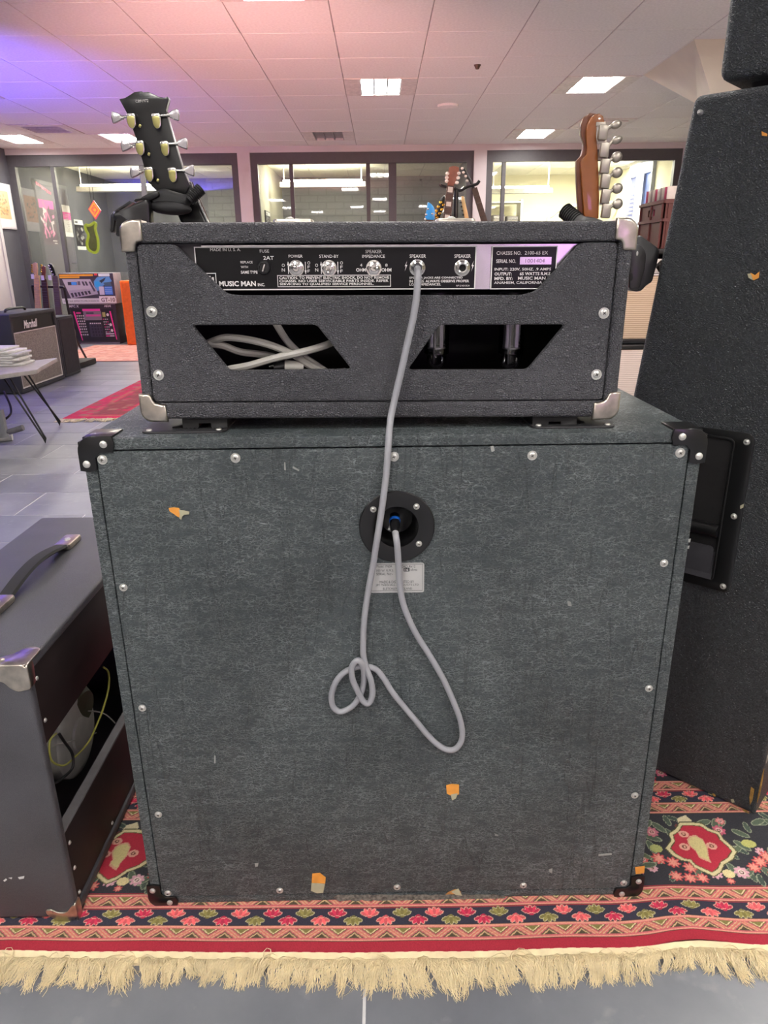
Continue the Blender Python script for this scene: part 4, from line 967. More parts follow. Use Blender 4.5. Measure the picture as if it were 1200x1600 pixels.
# ==================== OPEN-BACKED COMBO (left, near) ====================
YZ = MX(((0, 0, 1, 0), (1, 0, 0, 0), (0, 1, 0, 0), (0, 0, 0, 1)))
qx0, qx1, qy0, qy1, qz0, qz1 = -.738, -.487, .843, 1.455, .0095, .468
co = root('combo_amplifier', 'open-backed black combo amplifier with metal corners and a strap handle, left of the big cabinet', 'amplifier', (qx1, qy0, qz0))
m = MB(); iy0, iy1, iz0_, iz1_ = qy0+.016, qy1-.016, qz0+.016, qz1-.016
m.plate([rr(qy0, qz0, qy1, qz1, .012, 4), [(iy0, iz0_), (iy1, iz0_), (iy1, iz1_), (iy0, iz1_)]], qx1-qx0, MX.Translation(((qx0+qx1)/2, 0, 0)) @ YZ, bev=.005, res=2)
m.build('shell', M_COMBO, co)
m = MB(); m.bx(qx0+.01, qx0+.03, iy0, iy1, iz0_, iz1_); m.build('baffle', M_DARK, co)
m = MB(); m.bx(qx1-.016, qx1-.005, iy0+.001, iy1-.001, .325, iz1_-.001, bev=.001); m.build('upper_back_panel', M_BROWN, co)
m = MB(); m.bx(qx1-.020, qx1-.005, iy0+.001, iy1-.001, iz0_+.001, .160, bev=.001); lp = m.build('lower_back_panel', M_BROWN, co)
m = MB(); m.bx(qx1-.0205, qx1-.0055, iy0+.001, iy1-.001, .160, .1635); m.build('panel_top_edge', mat('grey_board_edge', (120, 118, 120), .7), lp)
def xscrew(x, y, z, r, parent, name='screw', mt=None):
    s = MB(); s.lathe([(r, 0), (r*.9, .001), (r*.5, .0022), (0, .0024)], (x, y, z), (1, 0, 0), 14); return s.build(name, mt or M_SCREW, parent)
for y, z in ((.872, .135), (.872, .085), (.872, .035), (1.02, .035)): xscrew(qx1-.005, y, z, .0035, lp)
for y, z in ((.872, .36), (.872, .43)): xscrew(qx1-.005, y, z, .0035, co)
# loudspeaker: basket and magnet seen through the opening
M_BASK = mat('grey_speaker_basket', (150, 148, 142), .5, .3, noise=.1)
spk = V((qx0+.07, 1.075, .185))
m = MB(); m.lathe([(.135, 0), (.135, .006), (.122, .010), (.115, .030), (.075, .075), (.062, .08), (.062, .078)], spk, (1, 0, 0), 40); sp = m.build('speaker_basket', M_BASK, co)
m = MB(); m.lathe([(.075, .078), (.076, .082), (.076, .112), (.072, .116), (.06, .118), (.03, .118), (.028, .122), (0, .122)], spk, (1, 0, 0), 36); m.build('speaker_magnet', mat('dull_steel', (176, 174, 168), .5, .1), sp)
for k in range(4):
    a = RD(45+90*k); m = MB(); m.box((spk.x+.045, spk.y+.093*cos(a), spk.z+.093*sin(a)), (.085, .022, .004), rot=MX.Rotation(a, 4, 'X')); m.build('basket_window', M_DARK, sp)
# hanging transformer / coil
p = xp(118, 1108, -.56); m = MB(); m.lathe([(.0, .0), (.034, .002), (.040, .014), (.040, .05), (.032, .062), (0, .064)], (p.x-.05, p.y+.02, p.z), (1, -.15, -.1), 28); tr_ = m.build('output_transformer', mat('olive_varnished_winding', (66, 66, 44), .5), co)
for k in range(5):
    m = MB(); m.lathe([(.0405, .016+k*.007), (.0412, .018+k*.007), (.0405, .020+k*.007)], (p.x-.05, p.y+.02, p.z), (1, -.15, -.1), 28); m.build('winding_band', MATS['olive_varnished_winding'], tr_)
def wire(lst, r, mt, nm='wire'):
    m = MB(); m.tube([xp(x, y, X_) for x, y, X_ in lst], r, 8, 6); return m.build(nm, mt, co)
M_YG = mat('yellow_green_wire', (178, 176, 84), .4); M_BW = mat('black_wire', (16, 16, 16), .4)
wire([(161, 1042, -.52), (169, 1050, -.515), (170, 1072, -.51), (162, 1105, -.51), (150, 1135, -.515), (138, 1160, -.52), (118, 1182, -.525), (100, 1196, -.53), (82, 1190, -.53), (77, 1172, -.53), (79, 1155, -.53), (88, 1146, -.535)], .0017, M_YG)
wire([(138, 1111, -.53), (152, 1112, -.525), (166, 1117, -.52), (180, 1130, -.515)], .0012, M_BEIGEC)
wire([(92, 1146, -.525), (100, 1158, -.52), (113, 1178, -.52), (113, 1200, -.52), (95, 1218, -.53), (80, 1226, -.54)], .0024, M_BW)
wire([(80, 1165, -.545), (105, 1160, -.545), (135, 1152, -.55), (150, 1145, -.56)], .0012, M_BEIGEC)
# strap handle
hx = -.612
def hcap(y0, y1):
    m = MB(); m.plate([rr(hx-.016, y0, hx+.016, y1, .006, 3)], .012, MX.Translation((0, 0, qz1+.006)), bev=.004); o = m.build('handle_end_cap', M_NICKEL, co)
    s = MB(); s.lathe([(.006, 0), (.005, .002), (0, .003)], (hx, (y0+y1)/2, qz1+.012), (0, 0, 1), 14); s.build('screw', M_SCREW, o)
hcap(.985, 1.045); hcap(1.255, 1.315)
m = MB(); N = 14; vs = []
for i in range(N+1):
    t = i/N; y = 1.035+.23*t; z = qz1+.006+.016*sin(pi*t)
    for dx, dz in ((-.013, 0), (-.010, .004), (.010, .004), (.013, 0), (.010, -.003), (-.010, -.003)): vs.append((hx+dx, y, z+dz))
m.mesh(vs, [(i*6+k, i*6+(k+1) % 6, i*6+6+(k+1) % 6, i*6+6+k) for i in range(N) for k in range(6)]); m.build('handle_strap', M_RUB, co)
# corner protectors
def combo_corner(sy, sz):
    ey = qy0 if sy < 0 else qy1; ez = qz1 if sz > 0 else qz0; ex = qx1
    m = MB()
    # on the end face (xz)
    f = lambda a, b: (ex-a, ez-sz*b)
    if sz > 0: P = [f(-.002, .004), f(.004, -.002), (ex-.055, ez-sz*-.002), f(.060, .012), f(.050, .022), f(.034, .024), f(.028, .033), f(.018, .040), f(-.002, .036)]
    else: P = [f(-.002, .034), f(-.002, .010), f(.004, .002), f(.012, -.001), f(.030, -.001), f(.046, .014), f(.046, .022), f(.038, .024), f(.026, .016), f(.012, .018), f(.006, .028)]
    m.plate([rnd(P, .006, 3)], .003, MX.Translation((0, ey+sy*.0008, 0)) @ XZ, bev=.001)
    # on top / bottom
    if sz > 0:
        g = lambda a, b: (ex-a, ey-sy*b)
        Q = [g(-.002, .004), g(.004, -.002), g(.052, -.002), g(.058, .012), g(.044, .022), g(.030, .030), g(.022, .046), g(.012, .050), g(-.002, .044)]
        m.plate([rnd(Q, .006, 3)], .003, MX.Translation((0, 0, ez+.0008)), bev=.001)
    else: m.bx(ex-.03, ex+.001, *sorted((ey, ey-sy*.03)), ez-.001, ez+.001)
    # on the back rim (yz)
    h = lambda a, b: (ey-sy*a, ez-sz*b)
    m.plate([rnd([h(-.002, -.002), h(.016, -.002), h(.016, .014), h(.014, .034), h(-.002, .034)], .004, 2)], .003, MX.Translation((ex+.0008, 0, 0)) @ YZ, bev=.001)
    o = m.build('corner_protector', M_NICKEL, co, ang=50)
    s = MB(); s.lathe([(.0048, 0), (.004, .0016), (0, .0024)], (ex-(.046 if sz > 0 else .038), ey+sy*.0022, ez-sz*(.012 if sz > 0 else .020)), (0, sy, 0), 14); s.build('rivet', M_NICKEL, o)
    if sz > 0: s = MB(); s.lathe([(.0055, 0), (.004, .0016), (0, .0024)], (ex-.040, ey-sy*.012, ez+.0022), (0, 0, 1), 14); s.build('rivet', M_NICKEL, o)
for sy in (-1, 1):
    for sz in (-1, 1): combo_corner(sy, sz)
for P in ([(5, 1376), (9, 1373), (11, 1375), (7, 1378)], [(13, 1372), (19, 1371), (18, 1374)], [(28, 1371), (38, 1369), (37, 1373), (30, 1374)]):
    m = MB(); m.plate([[(lambda w: (w.x, w.z))(yp(x, y, qy0-.0006)) for x, y in P]], .0003, MX.Translation((0, qy0-.0003, 0)) @ XZ); m.build('scuff', mat('white_scuff', (205, 205, 205), .8), co)

# ==================== TALL CABINET (right) and the one on top ====================
RZT = math.atan2(-.681, .732); PT = V((.6815, 1.0465, .0085)); TT = MX.Translation(PT) @ MX.Rotation(RZT, 4, 'Z')
tall = root('tall_speaker_cabinet', 'tall leathery black speaker cabinet with a sunken side handle, right of the big cabinet', 'speaker cabinet', PT, RZT)
m = MB(TT); prof = [(0, 0), (0, 1.2085), (-.2695, 1.2085), (-.3915, 0)]
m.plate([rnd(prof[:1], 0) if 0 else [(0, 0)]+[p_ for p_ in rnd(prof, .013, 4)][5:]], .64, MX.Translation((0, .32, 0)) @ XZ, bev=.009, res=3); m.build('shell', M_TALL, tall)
nT = V((-.681, -.732, 0))
def onT(x, y, off=0.):
    d = ray(x, y); A = PT+nT*off; t = (A.x*nT.x+A.y*nT.y)/(d.x*nT.x+d.y*nT.y); w = V((d.x*t, d.y*t, CH+d.z*t)); l = TT.inverted() @ w; return l
# sunken handle: plate with an opening, pocket behind it and a grip bar
hxa, hxb, hza, hzb = -.262, -.1035, .4215, .705
oxa, oxb, oza, ozb = -.240, -.136, .440, .690
m = MB(TT); m.plate([rr(hxa, hza, hxb, hzb, .012, 4), rr(oxa, oza, oxb, ozb, .010, 3)], .004, MX.Translation((0, -.002, 0)) @ XZ, bev=.0013); hd = m.build('handle_plate', M_GLOSSB, tall, label='glossy black sunken handle plate')
m = MB(TT)
m.plate([rr(oxa-.004, oza-.004, oxb+.004, ozb+.004, .010, 3), rr(oxa, oza, oxb, ozb, .010, 3)], .0035, MX.Translation((0, -.0035, 0)) @ XZ, bev=.001)
m.build('handle_rim', M_GLOSSB, hd)
m = MB(TT); m.bx(oxa, oxb, -.0012, -.0008, oza, ozb); m.build('pocket', M_DARK, hd)
m = MB(TT); m.mesh([(oxa, -.0014, .455), (oxb+.0, -.0014, .455), (oxb, -.008, .440), (oxa, -.008, .440), (oxa, -.0014, .49), (oxb, -.0014, .49)], [(0, 1, 2, 3), (4, 5, 1, 0)])
m.plate([rr(oxa, .442, oxb-.004, .500, .006)], .002, MX.Translation((0, -.003, 0)) @ XZ); m.build('pocket_floor', mat('pocket_reflection_grey', (70, 70, 74), .25), hd)  # lighter grey paints the light reflected on the pocket floor
m = MB(TT); m.cyl((oxa, -.008, .531), (oxb, -.008, .531), .011, n=16); m.build('grip_bar', M_GLOSSB, hd)
for x, y in ((1168, 690), (1148, 806), (1131, 915)):
    l = onT(x, y); screw(TT, l.x, l.z, .0052, hd, -.004)
l = onT(1095, 176); m = MB(TT); m.lathe([(.004, 0), (.0035, .006), (.002, .009), (0, .009)], (l.x, 0, l.z), (0, -1, 0), 12); m.build('stud', M_SCREW, tall)
def tpatch(P, mt, off=.0008, name='torn_patch'):
    m = MB(TT); m.plate([[(lambda l: (l.x, l.z))(onT(x, y)) for x, y in P]], .0005, MX.Translation((0, -off, 0)) @ XZ); m.build(name, mt, tall)
M_WOODY = mat('bare_yellow_wood', (150, 116, 58), .8, noise=.2, nscale=120)
tpatch([(1173, 426), (1180, 430), (1187, 424), (1186, 434), (1178, 438), (1174, 433)], M_WOODO)
tpatch([(1168, 428), (1174, 427), (1177, 438), (1170, 434)], M_PALE)
tpatch([(1190, 205), (1199, 209), (1199, 213), (1191, 212)], M_WOODO)
tpatch([(1174, 1229), (1179, 1233), (1176, 1250), (1172, 1258), (1171, 1245)], M_WOODY)
tpatch([(1159, 1264), (1165, 1265), (1170, 1269), (1172, 1273.5), (1164, 1270)], M_WOODY)
tpatch([(1113, 1239), (1117, 1240), (1119, 1244), (1115, 1244)], M_WOODY)
tpatch([(1142, 1249), (1146, 1248), (1148, 1253), (1144, 1254)], M_PALE)
tpatch([(1158, 789), (1164, 786), (1163, 792), (1158, 794)], M_PALE, off=.0045)
for y_, z_ in ((.012, .12), (.008, .045)):
    m = MB(TT); m.ell((.0005, y_, z_), (.001, .005, .010), 10); m.build('worn_spot', mat('grey_worn_spot', (150, 146, 138), .8), tall)
m = MB(TT); m.tube([(0.0008, .0008, .03), (.0012, .0008, .06), (.0008, .0008, .105)], lambda t: .0006+.0012*sin(pi*t), 6); m.build('worn_edge', M_WOODY, tall)
up = root('stacked_speaker_cabinet', 'second black cabinet stacked on top of the tall leathery one', 'speaker cabinet', TT @ V((0, .01, 1.209)), RZT)
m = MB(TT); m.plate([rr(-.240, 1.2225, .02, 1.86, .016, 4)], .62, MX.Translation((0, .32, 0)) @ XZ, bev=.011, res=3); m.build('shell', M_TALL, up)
for x_ in (-.19, -.03):
    for y_ in (.06, .58): m = MB(TT); m.cyl((x_, y_, 1.2087), (x_, y_, 1.2235), .014, .018, 16); m.build('rubber_foot', M_RUB, up)

# ==================== GUITARS ON STANDS BEHIND THE HEAD ====================
def pxpoly(P, Y, ox=0, oy=0, s=1.): return [(lambda w: (w.x, w.z))(yp(ox+a/s, oy+b/s, Y)) for a, b in P]
def body_outline(w=.16, h=.21):
    P = []
    for i in range(40):
        t = 2*pi*i/40; r = 1+.10*cos(2*t)-.12*cos(4*t)*(.6)
        P.append((w*sin(t)*(1+.12*cos(t-pi))*(1-.14*math.exp(-((t % pi-pi/2)/.28)**2)), h*cos(t)))
    return P
def guitar_rest(r, b, d, Y, front, nw, mt_neck, mt_body, mt_board, L=.42, blocks=False, w0=None):
    """neck, fretboard and body from the nut b along d (unit, pointing down the neck); front=+1 when the strings face away"""
    d = d.normalized(); s_ = V((d.z, 0, -d.x)); w0 = nw
    q = lambda t, u: (b+d*t+s_*u)
    m = MB(); P = [q(0, -w0/2), q(0, w0/2), q(L, w0*.62), q(L, -w0*.62)]
    m.plate([[(p.x, p.z) for p in P]], .018, MX.Translation((0, Y+front*.002, 0)) @ XZ, bev=.006, res=2); m.build('neck', mt_neck, r)
    m = MB(); m.plate([[(p.x, p.z) for p in P]], .005, MX.Translation((0, Y+front*.0135, 0)) @ XZ); fbd = m.build('fretboard', mt_board, r)
    for k in range(12):
        t = L*1.35*(1-2**(-(k+1)/12.))
        if t > L*.97: break
        m = MB(); a_, b_ = q(t, -w0*.5), q(t, w0*.5); y_ = Y+front*.0165
        m.cyl((a_.x, y_, a_.z), (b_.x, y_, b_.z), .0011, n=5); m.build('fret', M_CHROME, fbd)
        if blocks and k in (0, 2, 4, 6, 8, 11):
            t0 = L*1.35*(1-2**(-k/12.)); P2 = [q(t0+.006, -w0*.34), q(t0+.006, w0*.34), q(t-.006, w0*.34), q(t-.006, -w0*.34)]
            m = MB(); m.plate([[(p.x, p.z) for p in P2]], .001, MX.Translation((0, Y+front*.0165, 0)) @ XZ); m.build('inlay', mat('pearl_inlay', (196, 190, 180), .3), fbd)
    c = b+d*(L+.17); ang = math.atan2(-d.x, -d.z)
    O = [(c.x+x*cos(ang)+z*sin(ang), c.z-x*sin(ang)+z*cos(ang)) for x, z in body_outline()]
    m = MB(); m.plate([O], .042, MX.Translation((0, Y+front*.006, 0)) @ XZ, bev=.008, res=2); bd = m.build('body', mt_body, r)
    for k in (.35, .6):
        p = b+d*(L+.02+k*.25); m = MB(); m.box((p.x, Y+front*.032, p.z), (.075, .012, .032), .004, rot=MX.Rotation(-ang, 4, 'Y')); m.build('pickup', M_BLACK, bd)
    return q
def floor_stand(r, x, y, top, rad=.011, legs=((90, .2), (10, .16), (160, .05))):
    m = MB(); m.cyl((x, y, .10), (x, y, top), rad, n=12); m.build('pole', M_BLACK, r)
    for ang_, sp_ in legs:
        a = RD(ang_); m = MB(); m.tube([(x, y, .16), (x+sp_*.6*cos(a), y+sp_*.6*sin(a), .08), (x+sp_*cos(a), y+sp_*sin(a), .018)], .008, 8); m.build('leg', M_BLACK, r)

# black guitar, back of the headstock towards us
YG = 1.31
g1 = root('black_electric_guitar', 'black guitar seen from behind, open-book headstock with silver and green-gold tuners', 'guitar', (-.25, YG, .3))
k5 = (150, 130, 6.667)
O = [(240, 165), (300, 152), (350, 122), (395, 92), (470, 82), (492, 93), (540, 88), (590, 108), (650, 138), (706, 150), (742, 138), (750, 170), (722, 275), (775, 470), (845, 700), (905, 900), (975, 1060), (930, 1160), (640, 1130), (545, 1040), (480, 800), (410, 560), (330, 330)]
m = MB(); m.plate([pxpoly(O, YG, *k5)], .015, MX.Translation((0, YG+.0075, 0)) @ XZ, bev=.0012); hs = m.build('headstock', M_LACQ, g1)
a = yp(277, 290, YG); b = yp(301, 345, YG); d = (b-a).normalized()
guitar_rest(g1, a, d, YG+.012, 1, .043, M_LACQ, M_LACQ, M_ROSE)
def serial(st, x0, y0, x1, y1, Y, mt, parent):
    a, b, c = yp(x0, y1, Y), yp(x1, y1-1.2, Y), yp(x0, y0, Y); return writing([(st, a, b-a, V((0, 0, c.z-a.z)))], mt, parent)
serial('C891972', 212, 156, 232, 160.5, YG-.0003, M_WHITEP, hs)
def lp_tuner(hxp, hyp, bxp, byp, side, parent, Y, wid=1.):
    c = yp(hxp, hyp, Y); b_ = yp(bxp, byp, Y)
    m = MB(); w = .0075; P = rnd([(c.x-w, c.z+.011), (c.x+w, c.z+.011), (c.x+w, c.z-.003), (c.x+w*.7, c.z-.011), (c.x-w*.2, c.z-.0125), (c.x-w*.9, c.z-.005)] if side > 0 else [(c.x-w, c.z+.011), (c.x+w, c.z+.011), (c.x+w, c.z-.005), (c.x+w*.4, c.z-.0125), (c.x-w*.6, c.z-.010), (c.x-w, c.z-.002)], .004, 3)
    m.plate([P], .009, MX.Translation((0, Y-.0045, 0)) @ XZ, bev=.0015); o = m.build('tuner', M_CHROME, parent)
    m = MB(); P2 = [(c.x+(x-c.x)*.8, c.z-.002+(z-c.z)*.78) for x, z in P]; m.plate([P2], .001, MX.Translation((0, Y-.0094, 0)) @ XZ, bev=.0003); m.build('tuner_cover', M_GOLDT, o)
    sh = V((b_.x, Y-.004, b_.z)); m = MB(); m.cyl((c.x, Y-.005, c.z+.007), sh, .0021, n=10); e = sh+V((side*-.006, 0, 0)); m.cyl(e, sh, .0032, n=12); m.build('shaft', M_CHROME, o)
    m = MB(); L = .0125; h0, h1_ = .0035, .0095; s_ = side
    Q = [(sh.x-s_*.003, sh.z+h0), (sh.x+s_*.004, sh.z+h1_*.75), (sh.x+s_*L, sh.z+h1_), (sh.x+s_*(L+.0015), sh.z), (sh.x+s_*L, sh.z-h1_), (sh.x+s_*.004, sh.z-h1_*.7), (sh.x-s_*.003, sh.z-h0)]
    m.plate([rnd(Q, .002, 2)], .006*wid, MX.Translation((0, sh.y, 0)) @ XZ, bev=.0018, res=2); m.build('tuner_button', M_STEEL, o)
for (hx_, hy_), (bx_, by_) in zip(((246.5, 190), (259.5, 233), (271.5, 274)), ((268, 180.5), (281, 225), (292, 267))): lp_tuner(hx_, hy_, bx_, by_, 1, hs, YG)
for (hx_, hy_), (bx_, by_) in zip(((207.5, 190), (221, 232), (235, 273)), ((189, 184.5), (203.5, 228.5), (217.5, 269.5))): lp_tuner(hx_, hy_, bx_, by_, -1, hs, YG)
for x_, y_ in ((216, 191), (230, 235), (244, 276)):
    m = MB(); c = yp(x_, y_, YG); m.ell((c.x, YG, c.z), (.0042, .001, .013), 12, rot=MX.Rotation(RD(-12), 4, 'Y')); m.build('dark_oval', M_DARK, hs)  # flat dark oval beside each left tuner
    c = yp(x_+3, y_+6, YG); m = MB(); m.box((c.x, YG-.0012, c.z), (.004, .002, .005), .0008, rot=MX.Rotation(.5, 4, 'Y')); m.build('worm_screw', M_GOLDT, hs)

M_PAD = mat('black_foam_pad', (26, 26, 28), .6, noise=.1, bump=.1)
st1 = root('guitar_hanger_stand', 'black hanging guitar stand whose padded yoke holds the black guitar', 'guitar stand', (-.42, 1.275, 0))
kY = (200, 260, 8.571)
m = MB(); m.plate([rnd(pxpoly([(235, 430), (370, 335), (480, 290), (620, 335), (760, 378), (830, 385), (842, 470), (795, 560), (690, 615), (520, 640), (380, 625), (305, 560), (300, 505), (240, 465)], 1.288, *kY), .012, 4)], .030, MX.Translation((0, 1.290, 0)) @ XZ, bev=.010, res=4)
p = yp(266, 325, 1.278); m.ell(p, (.036, .014, .011), 20, rot=MX.Rotation(RD(5), 4, 'Y')); m.build('padded_yoke', M_PAD, st1)
a, b = yp(295, 313, 1.284), yp(314, 295, 1.292); m = MB(); m.cyl(a, b, .0085, .0095, 16); cl = m.build('yoke_arm', M_PAD, st1)
for k in range(8):
    c = a.lerp(b, .15+k*.12); dd = (b-a).normalized(); m = MB(); m.lathe([(.0088, -.0010), (.0104, 0), (.0088, .0010)], c, tuple(dd), 16); m.build('rib', M_RUB, cl)
def pxplate(P, Y, th, nm, mt, parent, ox=0, oy=0, s=1., bev=.003, r=.004):
    m = MB(); m.plate([rnd(pxpoly(P, Y, ox, oy, s), r, 3)], th, MX.Translation((0, Y, 0)) @ XZ, bev=bev); return m.build(nm, mt, parent)
hs_ = pxplate([(168, 1370), (165, 1560), (205, 1560), (230, 1350), (400, 1240), (370, 1240), (210, 1330)], 1.278, .022, 'lever_housing', M_BLACK, st1, *k5)
pxplate([(235, 1350), (270, 1330), (545, 1210), (575, 1260), (590, 1600), (230, 1600)], 1.268, .026, 'lever_cover', mat('semi_gloss_black_plastic', (30, 28, 30), .28), st1, *k5)
pxplate([(400, 1240), (560, 1150), (660, 1120), (680, 1180), (560, 1240), (545, 1215)], 1.280, .02, 'link_arm', M_BLACK, st1, *k5)
p = yp(187, 338, 1.262); m = MB(); m.ell((p.x, 1.262, p.z), (.011, .008, .010), 14); m.build('pivot_knob', M_BLACK, st1)
floor_stand(st1, yp(205, 345, 1.27).x, 1.275, 1.02)

# amber headstock (six tuners in line), back towards us
g2 = root('amber_neck_electric_guitar', 'guitar with an amber maple headstock seen from behind, six nickel tuners in a row', 'guitar', (.33, 1.30, .3))
YT = 1.30; k6 = (870, 160, 5.)
O = [(235, 350), (228, 250), (236, 175), (262, 120), (300, 92), (335, 85), (362, 105), (374, 150), (372, 185), (330, 165), (312, 190), (308, 260), (318, 360), (330, 600), (333, 760), (328, 905), (300, 912), (230, 900), (212, 880), (205, 760), (192, 600), (185, 470), (200, 440), (232, 405)]
m = MB(); m.plate([pxpoly(O, YT, *k6)], .0145, MX.Translation((0, YT+.00725, 0)) @ XZ, bev=.0014, res=2); hs2 = m.build('headstock', M_AMBER, g2)
# darker side band on its left edge (finish rubbed on the edge)
O2 = [(232, 400), (228, 250), (234, 175), (262, 120), (300, 92), (252, 88), (205, 120), (184, 180), (182, 250), (205, 320), (200, 370), (185, 420), (148, 460), (148, 560), (158, 760), (168, 885), (212, 880), (200, 700), (192, 560), (187, 470), (205, 435)]
m = MB(); m.plate([pxpoly(O2, YT+.012, *k6)], .012, MX.Translation((0, YT+.012, 0)) @ XZ, bev=.001); m.build('headstock_edge', M_AMBERD, hs2)
a = yp(925, 342, YT); guitar_rest(g2, a, V((-.13, 0, -1)), YT+.006, 1, .042, M_AMBER, mat('cream_lacquer', (220, 206, 168), .3), M_MAPLE)
for k, ((hx_, hy_), (bx_, by_)) in enumerate(zip(((352, 240), (362, 378), (368, 503), (370, 620), (372, 738), (377, 850)), ((455, 180), (460, 298), (460, 432), (462, 552), (464, 675), (466, 795)))):
    c = yp(k6[0]+hx_/5, k6[1]+hy_/5, YT); b_ = yp(k6[0]+bx_/5, k6[1]+by_/5, YT)
    m = MB(); m.box((c.x, YT-.0055, c.z), (.0150, .011, .0225), .0022, rot=MX.Rotation(RD(4), 4, 'Y')); o = m.build('tuner', mat('aged_nickel', (176, 168, 156), .38, .75), hs2)
    m = MB(); m.box((c.x-.003, YT-.001, c.z+.013), (.016, .002, .006), .0005); m.build('tuner_flange', MATS['aged_nickel'], o)
    s0 = V((c.x+.004, YT-.007, c.z+.003)); s1 = V((b_.x-.008, YT-.006, b_.z-.002)); m = MB(); m.cyl(s0, s1, .0022, .0028, 10); m.build('shaft', MATS['aged_nickel'], o)
    m = MB(); e = V((b_.x, YT-.006, b_.z)); m.ell(e, (.0095, .0045, .0085 if k not in (0, 1) else .0062), 16, rot=MX.Rotation(RD(-20), 4, 'Y')); m.build('tuner_button', MATS['aged_nickel'], o)
st2 = root('guitar_hanger_stand', 'black hanging guitar stand beside the head, holding the amber guitar by a ribbed yoke', 'guitar stand', (.44, 1.27, 0))
a, b = yp(881, 328, 1.315), yp(908, 350, 1.29); m = MB(); m.cyl(a, b, .0105, .0125, 18); ya = m.build('yoke_arm', mat('grey_foam_sleeve', (84, 84, 84), .6), st2)
for k in range(8):
    c = a.lerp(b, .06+k*.10); dd = (b-a).normalized(); m = MB(); m.lathe([(.0108+k*.0002, -.0014), (.0138, 0), (.0108+k*.0002, .0014)], c, tuple(dd), 18); m.build('rib', M_RUB, ya)
m = MB(); m.tube([b, yp(925, 352, 1.28), yp(960, 365, 1.272), yp(990, 385, 1.268)], .012, 12); m.build('yoke_sleeve', MATS['grey_foam_sleeve'], st2)
pxplate([(615, 1040), (640, 1045), (770, 1138), (782, 1170), (762, 1260), (738, 1345), (725, 1400), (680, 1428), (640, 1470), (608, 1478), (560, 1470), (560, 1040)], 1.275, .030, 'lever_housing', M_BLACK, st2, *k6)
pxplate([(560, 1100), (630, 1105), (672, 1140), (692, 1190), (684, 1300), (640, 1460), (560, 1462)], 1.258, .012, 'lever_cover', MATS['semi_gloss_black_plastic'], st2, *k6)
pxplate([(572, 1335), (590, 1332), (596, 1370), (585, 1392), (572, 1395)], 1.2512, .001, 'slot', M_DARK, st2, *k6, bev=.0001)
c = yp(870+628/5, 160+1180/5, 1.252); m = MB(); m.ell((c.x, 1.2515, c.z), (.0018, .001, .004), 8); m.build('rivet', M_SCREW, st2)
floor_stand(st2, .392, 1.282, .94, legs=((115, .2), (175, .2), (170, .08)))

# ==================== GUITAR GROUP IN THE MIDDLE DISTANCE ====================
K8 = (640, 230, 8.571)
def far_guitar(name, label, Y, head, mt_head, a, b, nw, mt_neck, mt_board, mt_body, tun, mt_t, L=.55, blocks=False, K=K8, front=-1, tr=.013, th=.016, group=None):
    A = yp(K[0]+a[0]/K[2], K[1]+a[1]/K[2], Y); B = yp(K[0]+b[0]/K[2], K[1]+b[1]/K[2], Y); d = (B-A).normalized()
    r = root(name, label, 'guitar', (A.x, Y, .3), group=group)
    m = MB(); m.plate([pxpoly(head, Y, *K)], th, MX.Translation((0, Y, 0)) @ XZ, bev=.002); h = m.build('headstock', mt_head, r)
    guitar_rest(r, A, d, Y, front, nw, mt_neck, mt_body, mt_board, L, blocks)
    for x, y in tun:
        c = yp(K[0]+x/K[2], K[1]+y/K[2], Y); m = MB(); m.ell((c.x, Y+front*.004, c.z), (tr, .007, tr*.8), 10); m.cyl((c.x, Y, c.z), (c.x, Y+front*.018, c.z), tr*.3, n=8); m.build('tuner', mt_t, h)
    return r
YM = 4.6
far_guitar('electric_guitar', 'guitar with reddish headstock and pearl block inlays, tallest of the distant group', YM,
    [(528, 272), (560, 258), (590, 254), (630, 258), (662, 272), (662, 330), (640, 400), (612, 470), (588, 520), (508, 520), (508, 400), (518, 330)], M_REDW, (547, 520), (498, 965), .043, M_REDW, M_ROSE, M_REDW,
    [(508, 355), (500, 408), (498, 455), (655, 350), (646, 410), (630, 475)], mat('pearl_tuner', (214, 206, 196), .25), blocks=True)
far_guitar('electric_guitar', 'black guitar with a row of round gold tuners leaning left of the pearl inlaid neck', YM+.12,
    [(420, 680), (470, 640), (480, 700), (470, 760), (420, 900), (400, 980), (340, 980), (360, 860), (390, 760)], M_LACQ, (375, 980), (355, 1050), .042, M_LACQ, M_ROSE, M_LACQ,
    [(415, 742), (385, 800), (450, 775), (360, 855), (430, 835), (345, 915), (400, 890), (372, 945)], M_GOLD, L=.4, tr=.012)
far_guitar('electric_guitar', 'guitar with a bright blue pointed headstock beside the gold tuners', YM-.1,
    [(240, 738), (262, 742), (290, 762), (318, 795), (336, 840), (340, 880), (330, 975), (205, 975), (212, 920), (222, 870), (234, 800)], M_BLUE, (268, 975), (262, 1050), .044, M_MAPLE, M_ROSE, M_BLUE,
    [(245, 830), (222, 905), (300, 893), (212, 962)], M_CHROME, L=.4, tr=.008)
far_guitar('electric_guitar', 'guitar with a narrow pale maple headstock, right of the pearl inlaid neck', YM+.1,
    [(688, 660), (725, 655), (740, 720), (770, 850), (795, 965), (740, 965), (715, 850), (695, 740)], M_MAPLE, (768, 965), (785, 1050), .042, M_MAPLE, M_ROSE, M_LACQ,
    [(686, 740), (695, 795), (706, 850), (718, 905)], M_BLACK, L=.4, tr=.007)
